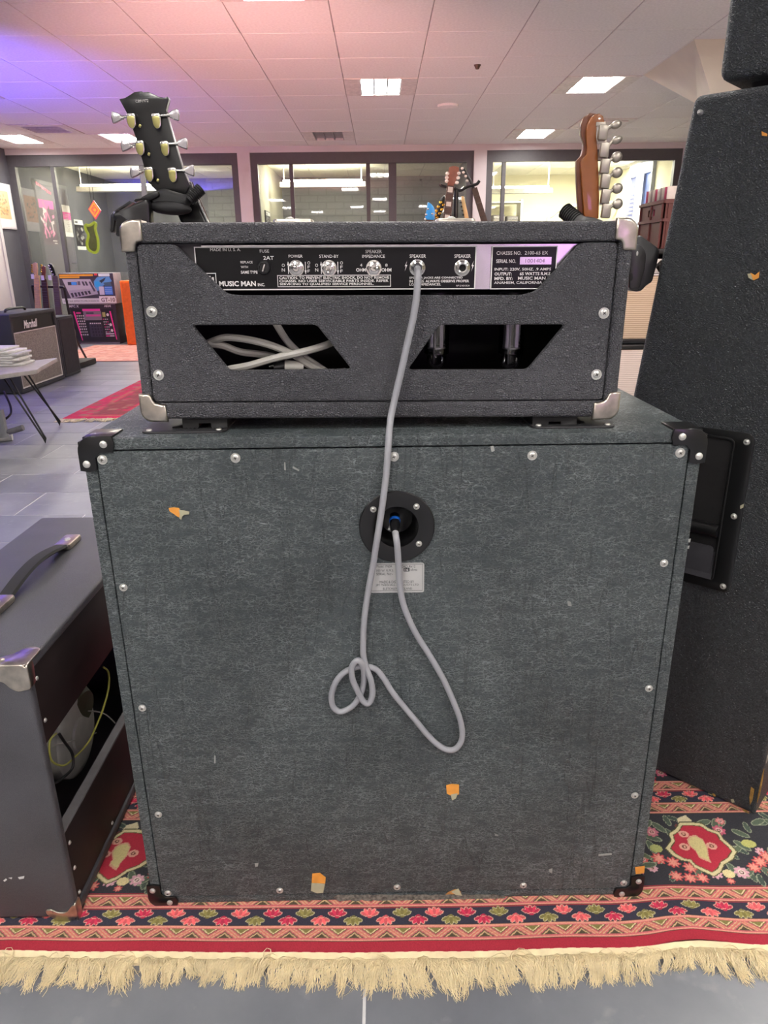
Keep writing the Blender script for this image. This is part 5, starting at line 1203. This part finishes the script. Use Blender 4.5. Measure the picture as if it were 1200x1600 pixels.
far_guitar('electric_guitar', 'black guitar leaning steeply to the right, edge-on with pale tuners along its headstock', YM+.22,
    [(700, 300), (728, 278), (790, 380), (850, 480), (880, 560), (846, 560), (800, 470), (740, 370)], M_LACQ, (863, 550), (1000, 1000), .034, M_LACQ, M_ROSE, M_LACQ,
    [(705, 285), (722, 338), (752, 388), (768, 452)], MATS['pearl_tuner'], L=.62, tr=.010)
r = root('guitar_stand', 'black upright stand with a curved yoke behind the pearl inlaid guitar', 'guitar stand', tuple(yp(714, 340, YM+.06).xy)+(0,))
p = yp(713, 297, YM+.06); m = MB(); m.cyl((p.x, p.y, .05), p, .014, n=10); m.build('pole', M_BLACK, r)
m = MB(); m.tube([yp(K8[0]+x/K8[2], K8[1]+y/K8[2], YM+.06) for x, y in ((600, 540), (625, 562), (680, 580), (760, 540), (850, 510), (905, 490), (935, 450))], .009, 8); m.build('yoke', M_BLACK, r)
m = MB(); m.tube([yp(K8[0]+x/K8[2], K8[1]+y/K8[2], YM+.06) for x, y in ((625, 562), (560, 560), (480, 530), (430, 515), (408, 490))], .008, 8); m.build('yoke', M_BLACK, r)
p = V((p.x, p.y, .05)); 
for k in range(3):
    a = RD(30+120*k); m = MB(); m.tube([p+V((0, 0, .12)), p+V((.2*cos(a), .2*sin(a), .04)), p+V((.33*cos(a), .33*sin(a), -.04))], .01, 8); m.build('leg', M_BLACK, r)

# ==================== RIGHT-HAND STACK BEHIND ====================
def amp_box(name, label, cat, x0, x1, y0, y1, z0, z1, grille, gz0, gz1, panel=None, shellm=None):
    r = root(name, label, cat, ((x0+x1)/2, y0, z0))
    m = MB(); m.plate([rr(x0, z0, x1, z1, .012, 3), [(x0+.025, z0+.025), (x1-.025, z0+.025), (x1-.025, z1-.025), (x0+.025, z1-.025)]], y1-y0, MX.Translation((0, (y0+y1)/2, 0)) @ XZ, bev=.005); m.build('shell', shellm or M_BLACK, r)
    m = MB(); m.bx(x0+.025, x1-.025, y1-.03, y1-.015, z0+.025, z1-.025); m.build('back_board', M_DARK, r)
    m = MB(); m.bx(x0+.026, x1-.026, y0+.012, y0+.03, gz0, gz1, bev=.003); m.build('grille_cloth', grille, r)
    return r
def ribbed(name, c1, c2, sc):
    t = NT(name); w = t.add('ShaderNodeTexWave', bands_direction='Z', i_Scale=float(sc)); t.ln(t.coords(), w.inputs['Vector'])
    t.ln(t.ramp(w.outputs[0], [(.3, lin(c1)), (.7, lin(c2))]), t.b.inputs['Base Color']); t.b.inputs['Roughness'].default_value = .8; t.bump(w.outputs[0], .4, .003); MATS[name] = t.m; return t.m
M_RIB1 = ribbed('tan_ribbed_cloth', (186, 164, 138), (214, 194, 168), 30); M_RIB2 = ribbed('pale_ribbed_cloth', (206, 190, 180), (228, 214, 204), 30)
amp_box('speaker_cabinet', 'black speaker cabinet with pale ribbed grille cloth under the tan ribbed combo', 'speaker cabinet', .95, 1.86, 3.95, 4.33, .012, .545, M_RIB2, .04, .515)
r = amp_box('combo_amplifier', 'combo amplifier with tan ribbed grille cloth, carrying the maroon crate', 'amplifier', .95, 1.86, 3.95, 4.33, .55, 1.035, M_RIB1, .575, .90)
m = MB(); m.bx(.976, 1.834, 3.953, 3.97, .912, .985, bev=.002); pn = m.build('control_panel', mat('silver_panel', (196, 190, 186), .35, .4), r)
a = yp(985, 429, 3.951); writing([('Marshall', V((a.x+.10, 3.9515, .918)), V((.30, 0, 0)), V((.0, 0, .060)), .03)], M_LACQ, pn)
m = MB(); m.bx(.976, 1.834, 3.952, 3.958, .903, .909); m.build('piping', M_WHITEP, r)
M_MAR = mat('maroon_crate_plastic', (96, 50, 46), .5)
cr = root('plastic_crate', 'maroon plastic crate of record sleeves standing on the tan combo amplifier', 'crate', (1.66, 4.15, 1.036))
x0, x1, y0, y1, z0, z1 = 1.475, 1.86, 3.96, 4.50, 1.0365, 1.275
y1 = 4.32
for (a, b, c, d) in ((x0, x0+.006, y0, y1), (x1-.006, x1, y0, y1), (x0, x1, y0, y0+.006), (x0, x1, y1-.006, y1)):
    m = MB()
    if a == x0 and b == x0+.006:
        m.plate([[(c, z0), (d, z0), (d, z1), (c, z1)], rr(y0+.13, z1-.075, y0+.23, z1-.04, .008)], .006, MX.Translation((a+.003, 0, 0)) @ YZ)
    else: m.bx(a, b, c, d, z0, z1)
    m.build('side', M_MAR, cr)
m = MB(); m.bx(x0, x1, y0, y1, z0, z0+.006); m.build('base', M_MAR, cr)
m = MB()
for z in (z1-.012, z1-.10): m.plate([rr(x0-.010, y0-.010, x1+.008, y1+.008, .01), rr(x0+.001, y0+.001, x1-.001, y1-.001, .004)], .014, MX.Translation((0, 0, z)))
m.build('rim', M_MAR, cr)
for k in range(6):
    m = MB(); xx = x0+.02+k*.068; m.bx(xx-.003, xx+.003, y0-.008, y0, z0, z1-.02); m.build('rib', M_MAR, cr)
for k in range(3): m = MB(); yy = y0+.02+k*.16; m.bx(x0-.008, x0, yy-.003, yy+.003, z0, z1-.02); m.build('rib', M_MAR, cr)
scol = [(226, 222, 214), (222, 214, 200), (226, 222, 216), (196, 90, 120), (214, 210, 200), (196, 188, 178), (220, 216, 206), (210, 196, 176), (220, 214, 204), (170, 160, 156), (228, 222, 216), (210, 200, 190)]
for k in range(30):
    c = scol[k % 12]; m = MB(); y = y0+.012+k*.0112; z = z0+.30-.02*((k*7) % 3)*.5; xx = x0+.010+.006*(k % 3)
    m.bx(xx, xx+.31, y, y+.004, z0+.0065, z)
    props(m.build('record_sleeve', mat('sleeve_%s' % 'abcdefghijkl'[k % 12], c, .7)), 'record sleeve filed upright in the maroon crate', 'record', group='record sleeves in the maroon crate')

# ==================== LEFT MIDDLE DISTANCE ====================
M_GREYCL = mat('speckled_grey_cloth', (132, 124, 116), .9, noise=.25, nscale=160)
X0_, X1_ = -3.22, -2.905
r = root('combo_amplifier', 'black combo amplifier with a speckled grey grille and white script logo near the low table', 'amplifier', (X1_, 5.76, 0))
ya, yb, za, zb = 5.765, 6.60, .005, .628
m = MB(); m.plate([rr(ya, za, yb, zb, .015, 3), [(ya+.03, za+.03), (yb-.03, za+.03), (yb-.03, zb-.03), (ya+.03, zb-.03)]], X1_-X0_, MX.Translation(((X0_+X1_)/2, 0, 0)) @ YZ, bev=.006); m.build('shell', M_COMBO2, r)
m = MB(); m.bx(X0_+.01, X0_+.03, ya+.03, yb-.03, za+.03, zb-.03); m.build('back_board', M_DARK, r)
m = MB(); m.bx(X1_-.03, X1_-.012, ya+.031, yb-.031, .48, zb-.031); m.build('upper_baffle', M_BLACK, r)
m = MB(); m.bx(X1_-.03, X1_-.010, ya+.035, yb-.035, .045, .475, bev=.003); m.build('grille_cloth', M_GREYCL, r)
m = MB(); m.plate([[(ya+.031, .04), (yb-.031, .04), (yb-.031, .482), (ya+.031, .482)], [(ya+.042, .05), (yb-.042, .05), (yb-.042, .474), (ya+.042, .474)]], .008, MX.Translation((X1_-.009, 0, 0)) @ YZ); m.build('white_piping', mat('pale_piping', (196, 190, 184), .6), r)
writing([('Marshall', V((X1_-.006, 5.99, .500)), V((0, .23, .0)), V((0, .015, .065)), .03)], M_WHITEP, r)
m = MB(); m.tube([(-3.05, 6.0, zb), (-3.05, 6.03, zb+.022), (-3.05, 6.18, zb+.026), (-3.05, 6.32, zb+.022), (-3.05, 6.35, zb)], .010, 8); m.build('handle_strap', M_BLACK, r)
r = root('speaker_cabinet', 'small plain black cabinet just behind the speckled grey combo', 'speaker cabinet', (X1_, 6.65, 0))
m = MB(); m.plate([rr(6.645, .005, 7.0, .545, .012, 3)], .34, MX.Translation((-3.09, 0, 0)) @ YZ, bev=.006); m.build('shell', M_COMBO2, r)
m = MB(); m.plate([rr(6.67, .03, 6.975, .52, .006)], .004, MX.Translation((X1_-.013, 0, 0)) @ YZ); m.build('grille_cloth', mat('dark_grille_cloth', (48, 44, 46), .9), r)
m = MB(); m.bx(-3.12, -3.05, 6.72, 6.92, .546, .556, bev=.003); m.build('top_handle', M_CHROME, r)

K5 = (0, 400, 5.)
for i, (lab, hd, a, b, mh, mn, mb_, mt_) in enumerate((
    ('pale maple necked guitar, first on the rack by the charcoal wall', [(255, 60), (275, 50), (292, 58), (296, 100), (294, 150), (278, 152), (262, 130), (256, 95)], (288, 150), (300, 390), M_MAPLE, M_MAPLE, M_LACQ, M_GOLD),
    ('reddish necked guitar in the middle of the rack of three', [(328, 85), (345, 75), (356, 85), (358, 130), (352, 180), (338, 182), (326, 150), (324, 110)], (346, 180), (366, 400), M_REDW, M_REDW, M_REDW, M_GOLD),
    ('dark necked guitar with silver tuners, last on the rack beside the boxes', [(380, 66), (392, 58), (408, 68), (424, 100), (438, 150), (424, 160), (404, 130), (388, 98)], (432, 155), (462, 440), M_LACQ, mat('grey_brown_neck', (96, 84, 76), .4), M_LACQ, M_CHROME))):
    Y = (7.55, 7.40, 7.25)[i]
    rt = far_guitar('electric_guitar', lab, Y, hd, mh, a, b, .05, mn, M_ROSE if i == 1 else mn, mb_, [(hd[0][0]-4, 72+k*17) if i < 2 else (382+k*11, 78+k*22) for k in range(4)], mt_, L=.42, K=K5, tr=.012, group=None)
    c = yp(hd[0][0]/5+3+i, 400+170/5+(-2 if i == 0 else 0), Y-.03); m = MB(); m.box((c.x-.02, Y-.03, c.z), (.03, .002, .045)); m.build('price_tag', M_PAPER, rt)
    
r = root('guitar_rack', 'low black guitar rack with a crossbar holding three guitars', 'guitar stand', (-3.3, 7.72, 0))
a, b = yp(50, 447, 7.72), yp(100, 449, 7.72); m = MB(); m.cyl(a, b, .014, n=10); m.build('crossbar', M_BLACK, r)
for p in (a, b): m = MB(); m.tube([p, (p.x, p.y+.05, .3), (p.x, p.y-.2, .012)], .012, 8, smooth=False); m.tube([(p.x, p.y+.05, .3), (p.x, p.y+.3, .012)], .012, 8, smooth=False); m.build('side_frame', M_BLACK, r)
m = MB(); m.cyl((a.x, a.y-.16, .12), (b.x, b.y-.16, .12), .012, n=8); m.build('lower_bar', M_BLACK, r)
m = MB(); m.bx(a.x-.05, b.x+.25, 7.14, 7.66, .004, .06, bev=.006); m.build('base_tray', M_RUB, r)

# printed cartons
def carton(name, label, x0, x1, y0, y1, z0, z1, paint, edge):
    r = root(name, label, 'box', ((x0+x1)/2, y0, z0)); m = MB(); m.bx(x0, x1, y0+.001, y1, z0, z1, bev=.004); m.build('carton', edge, r)
    U, Vv = np.meshgrid(np.linspace(0, 1, 200), np.linspace(0, 1, 150)); p = Paint(U, Vv, (40, 36, 44)); paint(p)
    P3 = np.stack([x0+.004+U*(x1-x0-.008), np.full(U.shape, y0-.0004), z0+.004+Vv*(z1-z0-.008)], -1)
    painted_grid('printed_front', U, Vv, U, p.c, MATS.get('print') or vcol('print', .4), r, map3=P3); return r
def pnt_mpc(p):
    f = lambda X, Y: ((X-195)/705, (1150-Y)/560)
    def R(a, b, c, d, col): (u0, v1), (u1, v0) = f(a, b), f(c, d); p.rect(u0, v0, u1, v1, col)
    p.c[:] = lin((54, 46, 52)); R(230, 660, 860, 1110, (34, 30, 36)); R(400, 655, 665, 685, (226, 60, 150)); R(405, 685, 675, 815, (120, 104, 116)); R(440, 735, 660, 760, (190, 70, 140)); R(450, 705, 560, 728, (70, 60, 72))
    p.poly([f(258, 690), f(280, 690), f(345, 1100), f(332, 1100)], (226, 50, 140)); p.poly([f(800, 690), f(822, 690), f(865, 1090), f(852, 1090)], (226, 50, 140)); R(300, 700, 370, 722, (206, 60, 130))
    for i in range(4):
        for j in range(8): R(300+i*30+j*4, 742+j*38, 318+i*30+j*4, 760+j*38, (186, 176, 176))
    R(470, 850, 665, 1050, (58, 50, 64))
    for i in range(4):
        for j in range(4): R(500+i*42+j*3, 885+j*42, 525+i*42+j*3, 912+j*42, (36, 30, 44))
    for i in range(6): R(485+i*29, 850, 500+i*29, 866, (206, 196, 200))
    R(690, 705, 735, 770, (150, 150, 90))
    for i in range(3):
        for j in range(6): R(690+i*28+j*3, 795+j*36, 708+i*28+j*3, 810+j*36, (170, 160, 164) if (i+j) % 3 else (196, 60, 120))
    for (a, b) in ((795, 880), (803, 962), (770, 740)): u, v = f(a, b); p.ell(u, v, .028, .035, (206, 200, 196))
    R(705, 1000, 830, 1015, (206, 190, 196)); R(705, 1030, 765, 1048, (216, 70, 140)); R(765, 1030, 830, 1048, (206, 196, 200)); R(195, 590, 900, 596, (160, 150, 156)); R(300, 1135, 900, 1148, (140, 130, 136))
def pnt_gt(p):
    f = lambda X, Y: ((X-85)/815, (572-Y)/425)
    def R(a, b, c, d, col): (u0, v1), (u1, v0) = f(a, b), f(c, d); p.rect(u0, v0, u1, v1, col)
    p.c[:] = lin((62, 54, 66)); R(85, 500, 900, 572, (196, 190, 194)); R(95, 160, 600, 185, (226, 150, 50)); R(95, 190, 395, 212, (226, 156, 50))
    p.poly([f(130, 225), f(550, 228), f(640, 440), f(225, 498), f(190, 400)], (176, 164, 178)); p.poly([f(200, 385), f(620, 355), f(640, 440), f(225, 498)], (160, 148, 164))
    R(205, 265, 345, 310, (60, 52, 70)); R(258, 268, 335, 308, (70, 140, 226)); R(355, 258, 395, 310, (90, 80, 96))
    for i in range(6): p.poly([f(225+i*52, 425-i*6), f(260+i*52, 420-i*6), f(275+i*52, 480-i*9), f(245+i*52, 486-i*9)], (50, 42, 56))
    for i in range(2): p.poly([f(415+i*45, 260), f(445+i*45, 260), f(465+i*45, 318), f(435+i*45, 320)], (60, 52, 66))
    p.poly([f(520, 265), f(550, 262), f(610, 400), f(580, 405)], (70, 62, 78))
    R(620, 152, 665, 178, (206, 60, 76)); R(680, 155, 850, 190, (206, 212, 220)); p.poly([f(600, 260), f(660, 200), f(840, 195), f(870, 260), f(720, 330), f(640, 400), f(600, 340)], (90, 140, 196))
    p.poly([f(680, 255), f(790, 205), f(760, 250), f(715, 285)], (50, 56, 70)); p.poly([f(740, 280), f(850, 270), f(860, 330), f(760, 330)], (70, 90, 110)); p.ell(*f(650, 300), .05, .10, (50, 150, 216)); R(665, 335, 740, 450, (186, 176, 196)); R(745, 335, 865, 450, (60, 110, 196))
    for i in range(4): R(750, 345+i*26, 855, 352+i*26, (150, 180, 226))
    R(650, 470, 895, 555, (214, 206, 206))
M_CART = mat('dark_carton', (60, 52, 58), .6)
b1 = carton('cardboard_box', 'dark equipment box printed with a pink-edged sampler, on the floor against the glazing', -4.06, -3.44, 9.62, 9.88, .002, .515, pnt_mpc, M_CART)
b2 = carton('cardboard_box', 'box printed GT-10 with a grey pedal board, on top of the pink-printed box', -4.115, -3.41, 9.60, 9.88, .517, .895, pnt_gt, mat('carton_grey', (170, 164, 168), .6))
def ctext(x0, x1, y0, z0, z1, items, box, mt):   # items in box fractions
    writing([(s, V((x0+u0*(x1-x0), y0, z0+v0*(z1-z0))), V(((u1-u0)*(x1-x0), 0, 0)), V((0, 0, (v1-v0)*(z1-z0))), .02) for s, u0, v0, u1, v1 in items], mt, box)
ctext(-4.06, -3.44, 9.618, .002, .515, [('MPC X', .03, .915, .23, .975), ('AKAI', .76, .915, .90, .97)], b1, M_WHITEP)
ctext(-4.115, -3.41, 9.598, .517, .895, [('GT-10', .72, .055, .975, .195)], b2, mat('dark_maroon_print', (90, 60, 60), .6, noise=0))
ctext(-4.115, -3.41, 9.598, .517, .895, [('GUITAR EFFECTS PROCESSOR', .03, .06, .68, .12)], b2, mat('grey_print', (130, 122, 128), .6, noise=0))
r = root('speaker_cabinet', 'tall bright orange cabinet seen past the side of the amplifier head', 'speaker cabinet', (-3.2, 9.4, 0))
m = MB(); m.bx(-3.275, -2.65, 9.40, 9.75, .008, .80, bev=.012); m.build('shell', mat('orange_vinyl', (232, 104, 24), .5), r)
m = MB(); m.bx(-3.25, -2.68, 9.392, 9.40, .04, .77); m.build('grille_cloth', mat('orange_weave', (214, 100, 34), .8), r)

# low table with a heap of booklets
zt = .435
tip = fl(58, 577.5, zt); nr = fl(0, 585.5, zt); fr_ = fl(18, 576, zt)
e1 = (nr-tip).normalized()
Pt = [tip, tip+e1*.95, tip+e1*.95+V((-.05, .62, 0)), tip+V((-.12, .55, 0)), tip+V((-.03, .10, 0))]
tb = root('low_table', 'low pale round-edged table on thin black hairpin legs', 'table', (tip.x-.4, tip.y+.2, 0))
m = MB(); m.plate([rnd([(p.x, p.y) for p in Pt], .02, 3)], .024, MX.Translation((0, 0, zt-.012)), bev=.003); m.build('tabletop', mat('pale_grey_laminate', (150, 145, 140), .5), tb)
foot = V((-1.97, 4.07, 0))
def hairpin(foot, t0, t1):
    m = MB(); m.tube([t0, foot+V((-.006, 0, .03)), foot+V((0, 0, .006)), foot+V((.006, 0, .03)), t1], .0055, 8, smooth=False); m.build('leg', M_BLACK, tb)
hairpin(foot, yp(5, 592, 4.13)+V((0, 0, .01)), yp(14, 591, 4.10)+V((0, 0, .012)))
hairpin(foot+V((-.75, .1, 0)), V((-2.58, 4.12, .41)), V((-2.64, 4.15, .41))); hairpin(foot+V((-.75, .5, 0)), V((-2.58, 4.5, .41)), V((-2.64, 4.47, .41))); hairpin(foot+V((-.12, .48, 0)), V((-2.2, 4.42, .41)), V((-2.26, 4.46, .41)))
for k in range(7):
    m = MB(); z = zt+.0005+k*.0145; c = yp(0, 570, 4.25); w = [.21, .17, .2, .17, .2, .16, .13][k]; ry = RD([3, -4, 5, -3, 2, -5, 0][k])
    m.box((-2.30+w*.35+.01*(k % 2), 4.27, z+.0068), (w*1.3, .20, .0132), .003, rot=MX.Rotation(ry, 4, 'Z'))
    props(m.build('booklet', mat('booklet_paper_%s' % 'abc'[k % 3], [(204, 202, 200), (190, 188, 188), (212, 210, 206)][k % 3], .8)), 'white booklet in the heap on the low table, %s' % ('lowest of all', 'second from the bottom', 'third from the bottom', 'in the middle', 'third from the top', 'second from the top', 'topmost')[k], 'booklet', group='white booklets on the low table')
# grey foldable stand base and hanging cable by the frame edge
r = root('keyboard_stand', 'grey metal folding stand with a rounded foot and grey knob beside the low table', 'stand', (-2.1, 3.9, 0))
Ys = 3.95
def P_(x, y, Y=Ys): return yp(x, y, Y)
m = MB(); a, b = P_(-6, 643), P_(11, 684); m.plate([pxpoly([(-14, 640), (4, 640), (13, 683), (0, 684)], Ys)], .03, MX.Translation((0, Ys, 0)) @ XZ, bev=.004); m.build('leg', M_GRAYP, r)
p = fl(0, 693); q0 = V((p.x-.12, p.y+.02, .024)); q1 = fl(18, 690); m = MB(); m.cyl(q0, (q1.x, q1.y+.02, .024), .022, n=16); m.build('foot', mat('light_grey_foot', (176, 174, 172), .5), r)
a, b = P_(14, 675), P_(36, 668); m = MB(); m.cyl(a, b, .0165, .0165, 16); m.cyl(a+V((-.06, 0, -.01)), a, .008, n=10); m.build('knob', mat('grey_knob', (92, 90, 94), .6), r)
r = root('loose_cable', 'thin dark cord curling down under the low table', 'cord', P_(14, 640))
m = MB(); m.tube([P_(6, 612, 4.2), P_(11, 622, 4.15), P_(16, 634, 4.1), P_(17, 645, 4.05), P_(12, 652, 4.0), P_(4, 657, 3.98), P_(-8, 664, 3.97)], .0065, 8); m.build('cord', M_BLACK, r)

# ==================== PICTURES, POSTERS, SIGNS ====================
def xpicture(name, label, x, y0, y1, z0, z1, paint, frame=None, cat='poster'):
    r = root(name, label, cat, (x, (y0+y1)/2, z0)); t = .02 if frame else .002
    if frame: m = MB(); m.bx(x, x+t, y0-.02, y1+.02, z0-.02, z1+.02, bev=.003); m.build('frame', frame, r)
    U, W = np.meshgrid(np.linspace(0, 1, 60), np.linspace(0, 1, 90)); p = Paint(U, W, (235, 232, 228)); paint(p)
    P3 = np.stack([np.full(U.shape, x+t+.001), y0+U*(y1-y0), z0+W*(z1-z0)], -1); painted_grid('print', U, W, U, p.c, MATS.get('print') or vcol('print', .4), r, map3=P3); return r
gg = np.random.default_rng(11)
def pp_orange(p):
    p.c[:] = lin((236, 232, 228)); p.rect(.14, .2, .86, .86, (232, 176, 128))
    for i in range(60): p.ell(gg.uniform(.25, .75), gg.uniform(.3, .8), .03, .03, [(206, 150, 96), (150, 130, 90), (236, 150, 90)][i % 3])
def pp_pink(p):
    p.c[:] = lin((78, 66, 72)); p.rect(0, .82, 1, 1, (216, 70, 150))
    for i in range(26): x, y = gg.uniform(.1, .9), gg.uniform(.15, .85); p.bar(x, y, x+gg.uniform(-.3, .3), y+gg.uniform(-.25, .25), .07, [(214, 120, 160), (200, 190, 190), (60, 46, 52), (196, 100, 140)][i % 4])
    p.rect(.6, .08, .9, .11, (210, 204, 200)); p.rect(.7, .03, .9, .05, (210, 204, 200))
def pp_wp(p):
    p.c[:] = lin((206, 204, 198)); p.rect(0, .55, 1, .78, (216, 80, 150))
    for i in range(10): p.rect(.2+gg.uniform(0, .3), .15+i*.06, .6+gg.uniform(0, .3), .17+i*.06, (170, 166, 164))
    p.rect(.0, .0, 1, .14, (226, 224, 220))
def pp_bw(p):
    p.c[:] = lin((46, 44, 46)); p.rect(0, .84, 1, 1, (206, 206, 202)); p.rect(0, 0, 1, .12, (206, 206, 202)); p.rect(.1, .88, .4, .95, (60, 60, 60))
    for i in range(16): p.ell(gg.uniform(.1, .9), gg.uniform(.2, .75), .10, .05, [(150, 148, 146), (90, 88, 88)][i % 2])
xpicture('framed_picture', 'white framed picture with a peach print on the charcoal wall', XL, 9.30, 9.86, 1.45, 1.94, pp_orange, M_PAPER, 'picture')
xpicture('poster', 'tall dark pink poster of tangled figures seen through the first pane', XL, 10.66, 11.13, 1.27, 1.86, pp_pink)
st_ = root('wall_sticker', 'short strip of small pink marks on the wall above the pink poster', 'sticker', (XL, 10.9, 2.0))
for k in range(9):
    y_ = 10.68+k*.05; z_ = 2.08-.012*k; m = MB(); m.bx(XL, XL+.003, y_, y_+.036, z_-.045+(k % 3)*.006, z_, bev=.001, seg=1); m.build('mark', mat('pink_vinyl', (216, 50, 100), .5, noise=0), st_)
xpicture('poster', 'narrow white and pink poster behind the glass between two darker ones', XL, 11.42, 11.70, 1.40, 1.84, pp_wp)
xpicture('poster', 'black and white photo poster with white bands, behind the glass', XL, 11.80, 12.14, 1.22, 1.66, pp_bw)
xpicture('framed_picture', 'small dark framed picture on the cream dividing wall of the middle room', -1.66, 11.2, 11.6, 1.42, 1.70, pp_bw, M_FRAME, 'picture')
m = MB(); m.bx(-1.659, -1.64, 10.9, 11.6, 1.05, 1.30, bev=.004); props(m.build('notice_board', mat('green_felt', (90, 170, 120), .8)), 'small green board low on the cream dividing wall', 'board')
# diamond neon sign and yellow-green guitar shaped sign
sg = root('diamond_sign', 'glowing orange diamond sign with a pink rim hanging behind the glass', 'sign', (-3.72, 10.35, 1.67))
dia = lambda s: [(lambda w: (w.x, w.z))(yp(148+a*s, 328+b*s, 10.35)) for a, b in ((-1.5, -15), (10, 1), (1.5, 15), (-10, -1))]
m = MB(); m.plate([dia(1.0)], .02, MX.Translation((0, 10.35, 0)) @ XZ); m.build('rim', emis('pink_glow', (255, 50, 90), .5), sg)
m = MB(); m.plate([dia(.84)], .022, MX.Translation((0, 10.349, 0)) @ XZ); m.build('face', emis('orange_glow', (255, 175, 50), .55), sg)
m = MB(); m.plate([dia(.55), dia(.42)], .002, MX.Translation((0, 10.337, 0)) @ XZ); m.build('inner_line', MATS['pink_glow'], sg)
m = MB(); c = yp(148, 328, 10.336); m.lathe([(.022, 0), (.024, .002), (.03, .002), (.032, 0)], (c.x, 10.337, c.z), (0, -1, 0), 20); m.build('centre_ring', MATS['pink_glow'], sg)
m = MB(); c = yp(147, 313, 10.35); m.cyl((c.x, 10.35, c.z), (c.x, 10.35, C-.006), .003, n=5); m.build('hanging_wire', M_BLACK, sg)
gs = root('guitar_shaped_sign', 'dim yellow-green guitar-shaped hanging ornament below the diamond sign', 'sign', tuple(yp(145, 370, 10.36)))
O = [(668, 655), (700, 660), (735, 640), (750, 650), (745, 690), (765, 770), (768, 840), (750, 872), (720, 870), (690, 845), (680, 800), (690, 740), (668, 690)]
Q = [(a/5, 220+b/5) for a, b in O]; m = MB(); W_ = [yp(x, y, 10.36) for x, y in Q]; m.tube(W_+[W_[0]], .018, 8); m.build('outline', emis('yellow_green_glow', (180, 190, 40), .34), gs)
m = MB(); m.plate([[(w.x, w.z) for w in W_]], .008, MX.Translation((0, 10.37, 0)) @ XZ); m.build('face', mat('dull_olive_film', (110, 114, 60), .6), gs)
c = W_[2]; m = MB(); m.cyl(c, (c.x, c.y, C-.006), .003, n=5); m.build('hanging_wire', M_BLACK, gs)

# cream room: window on the right wall with blind, shelf with equipment
XW = 3.899
w = MB(); w.plate([[(10.95, .6), (11.95, .6), (11.95, 2.33), (10.95, 2.33)], [(11.0, .66), (11.28, .66), (11.28, 2.16), (11.0, 2.16)], [(11.60, .66), (11.90, .66), (11.90, 2.16), (11.60, 2.16)]], .05, MX.Translation((XW-.024, 0, 0)) @ YZ)
wn = w.build('window_4', mat('pale_blue_grey_frame', (150, 156, 172), .5), None, kind='structure')
m = MB(); m.bx(XW-.012, XW-.008, 11.0, 11.28, .66, 2.16); m.build('pane', emis('evening_sky_pane', (96, 140, 226), .40), wn)
m = MB(); m.bx(XW-.012, XW-.008, 11.60, 11.90, .66, 2.16); m.build('pane', emis('bright_sky_pane', (150, 160, 226), .40), wn)
for k in range(24):
    m = MB(); z = .70+k*.056; m.box((XW-.058, 11.745, z), (.032, .29, .003), rot=MX.Rotation(RD(35), 4, 'Y')); m.build('blind_slat', M_WPAINT, wn)
sh = root('shelf_unit', 'white shelf unit with small equipment in the cream room, behind the third pane', 'shelf', (2.2, 12.9, 0))
a, b = yp(766, 345, 12.9), yp(810, 300, 12.9)
for z in (.5, 1.0, 1.46, 1.92): m = MB(); m.bx(a.x-.05, b.x+.05, 12.8, 13.2, z-.02, z, bev=.002); m.build('shelf_board', M_WPAINT, sh)
for x in (a.x-.05, b.x+.05): m = MB(); m.bx(x-.015, x+.015, 12.8, 13.2, 0, 1.95); m.build('side_panel', M_WPAINT, sh)
for k, (u0, u1, z, h_) in enumerate(((.03, .24, 1.46, .26), (.27, .47, 1.46, .24), (.06, .40, 1.0, .22))):
    rr_ = root('small_amplifier', ['small dark amplifier on the upper shelf board, nearest the mullion', 'small dark amplifier on the upper shelf board, farther from the mullion', 'wide dark amplifier on the middle board of the white shelf unit'][k], 'amplifier', (a.x+u0, 12.85, z))
    m = MB(); m.bx(a.x+u0, a.x+u1, 12.85, 13.1, z+.001, z+h_, bev=.01); m.build('shell', mat('brown_grey_vinyl', (92, 84, 80), .6), rr_)
    m = MB(); m.bx(a.x+u0+.02, a.x+u1-.02, 12.842, 12.85, z+.03, z+h_-.07); m.build('grille_cloth', mat('mid_grey_cloth', (140, 132, 124), .9), rr_)
    m = MB(); m.bx(a.x+u0+.02, a.x+u1-.02, 12.842, 12.85, z+h_-.06, z+h_-.02); m.build('control_strip', M_STEEL, rr_)
# grey column / boxed pipe in the cream room
m = MB(); a = yp(858, 300, 12.4); m.tube([(a.x, 12.4, 0), (a.x, 12.4, 1.45), (a.x+.08, 12.4, 1.68), (a.x+.35, 12.4, 1.80), (a.x+1.1, 12.4, 1.86)], .03, 8); m.build('trim_2', mat('grey_cable_duct', (140, 140, 124), .6), None, kind='structure')
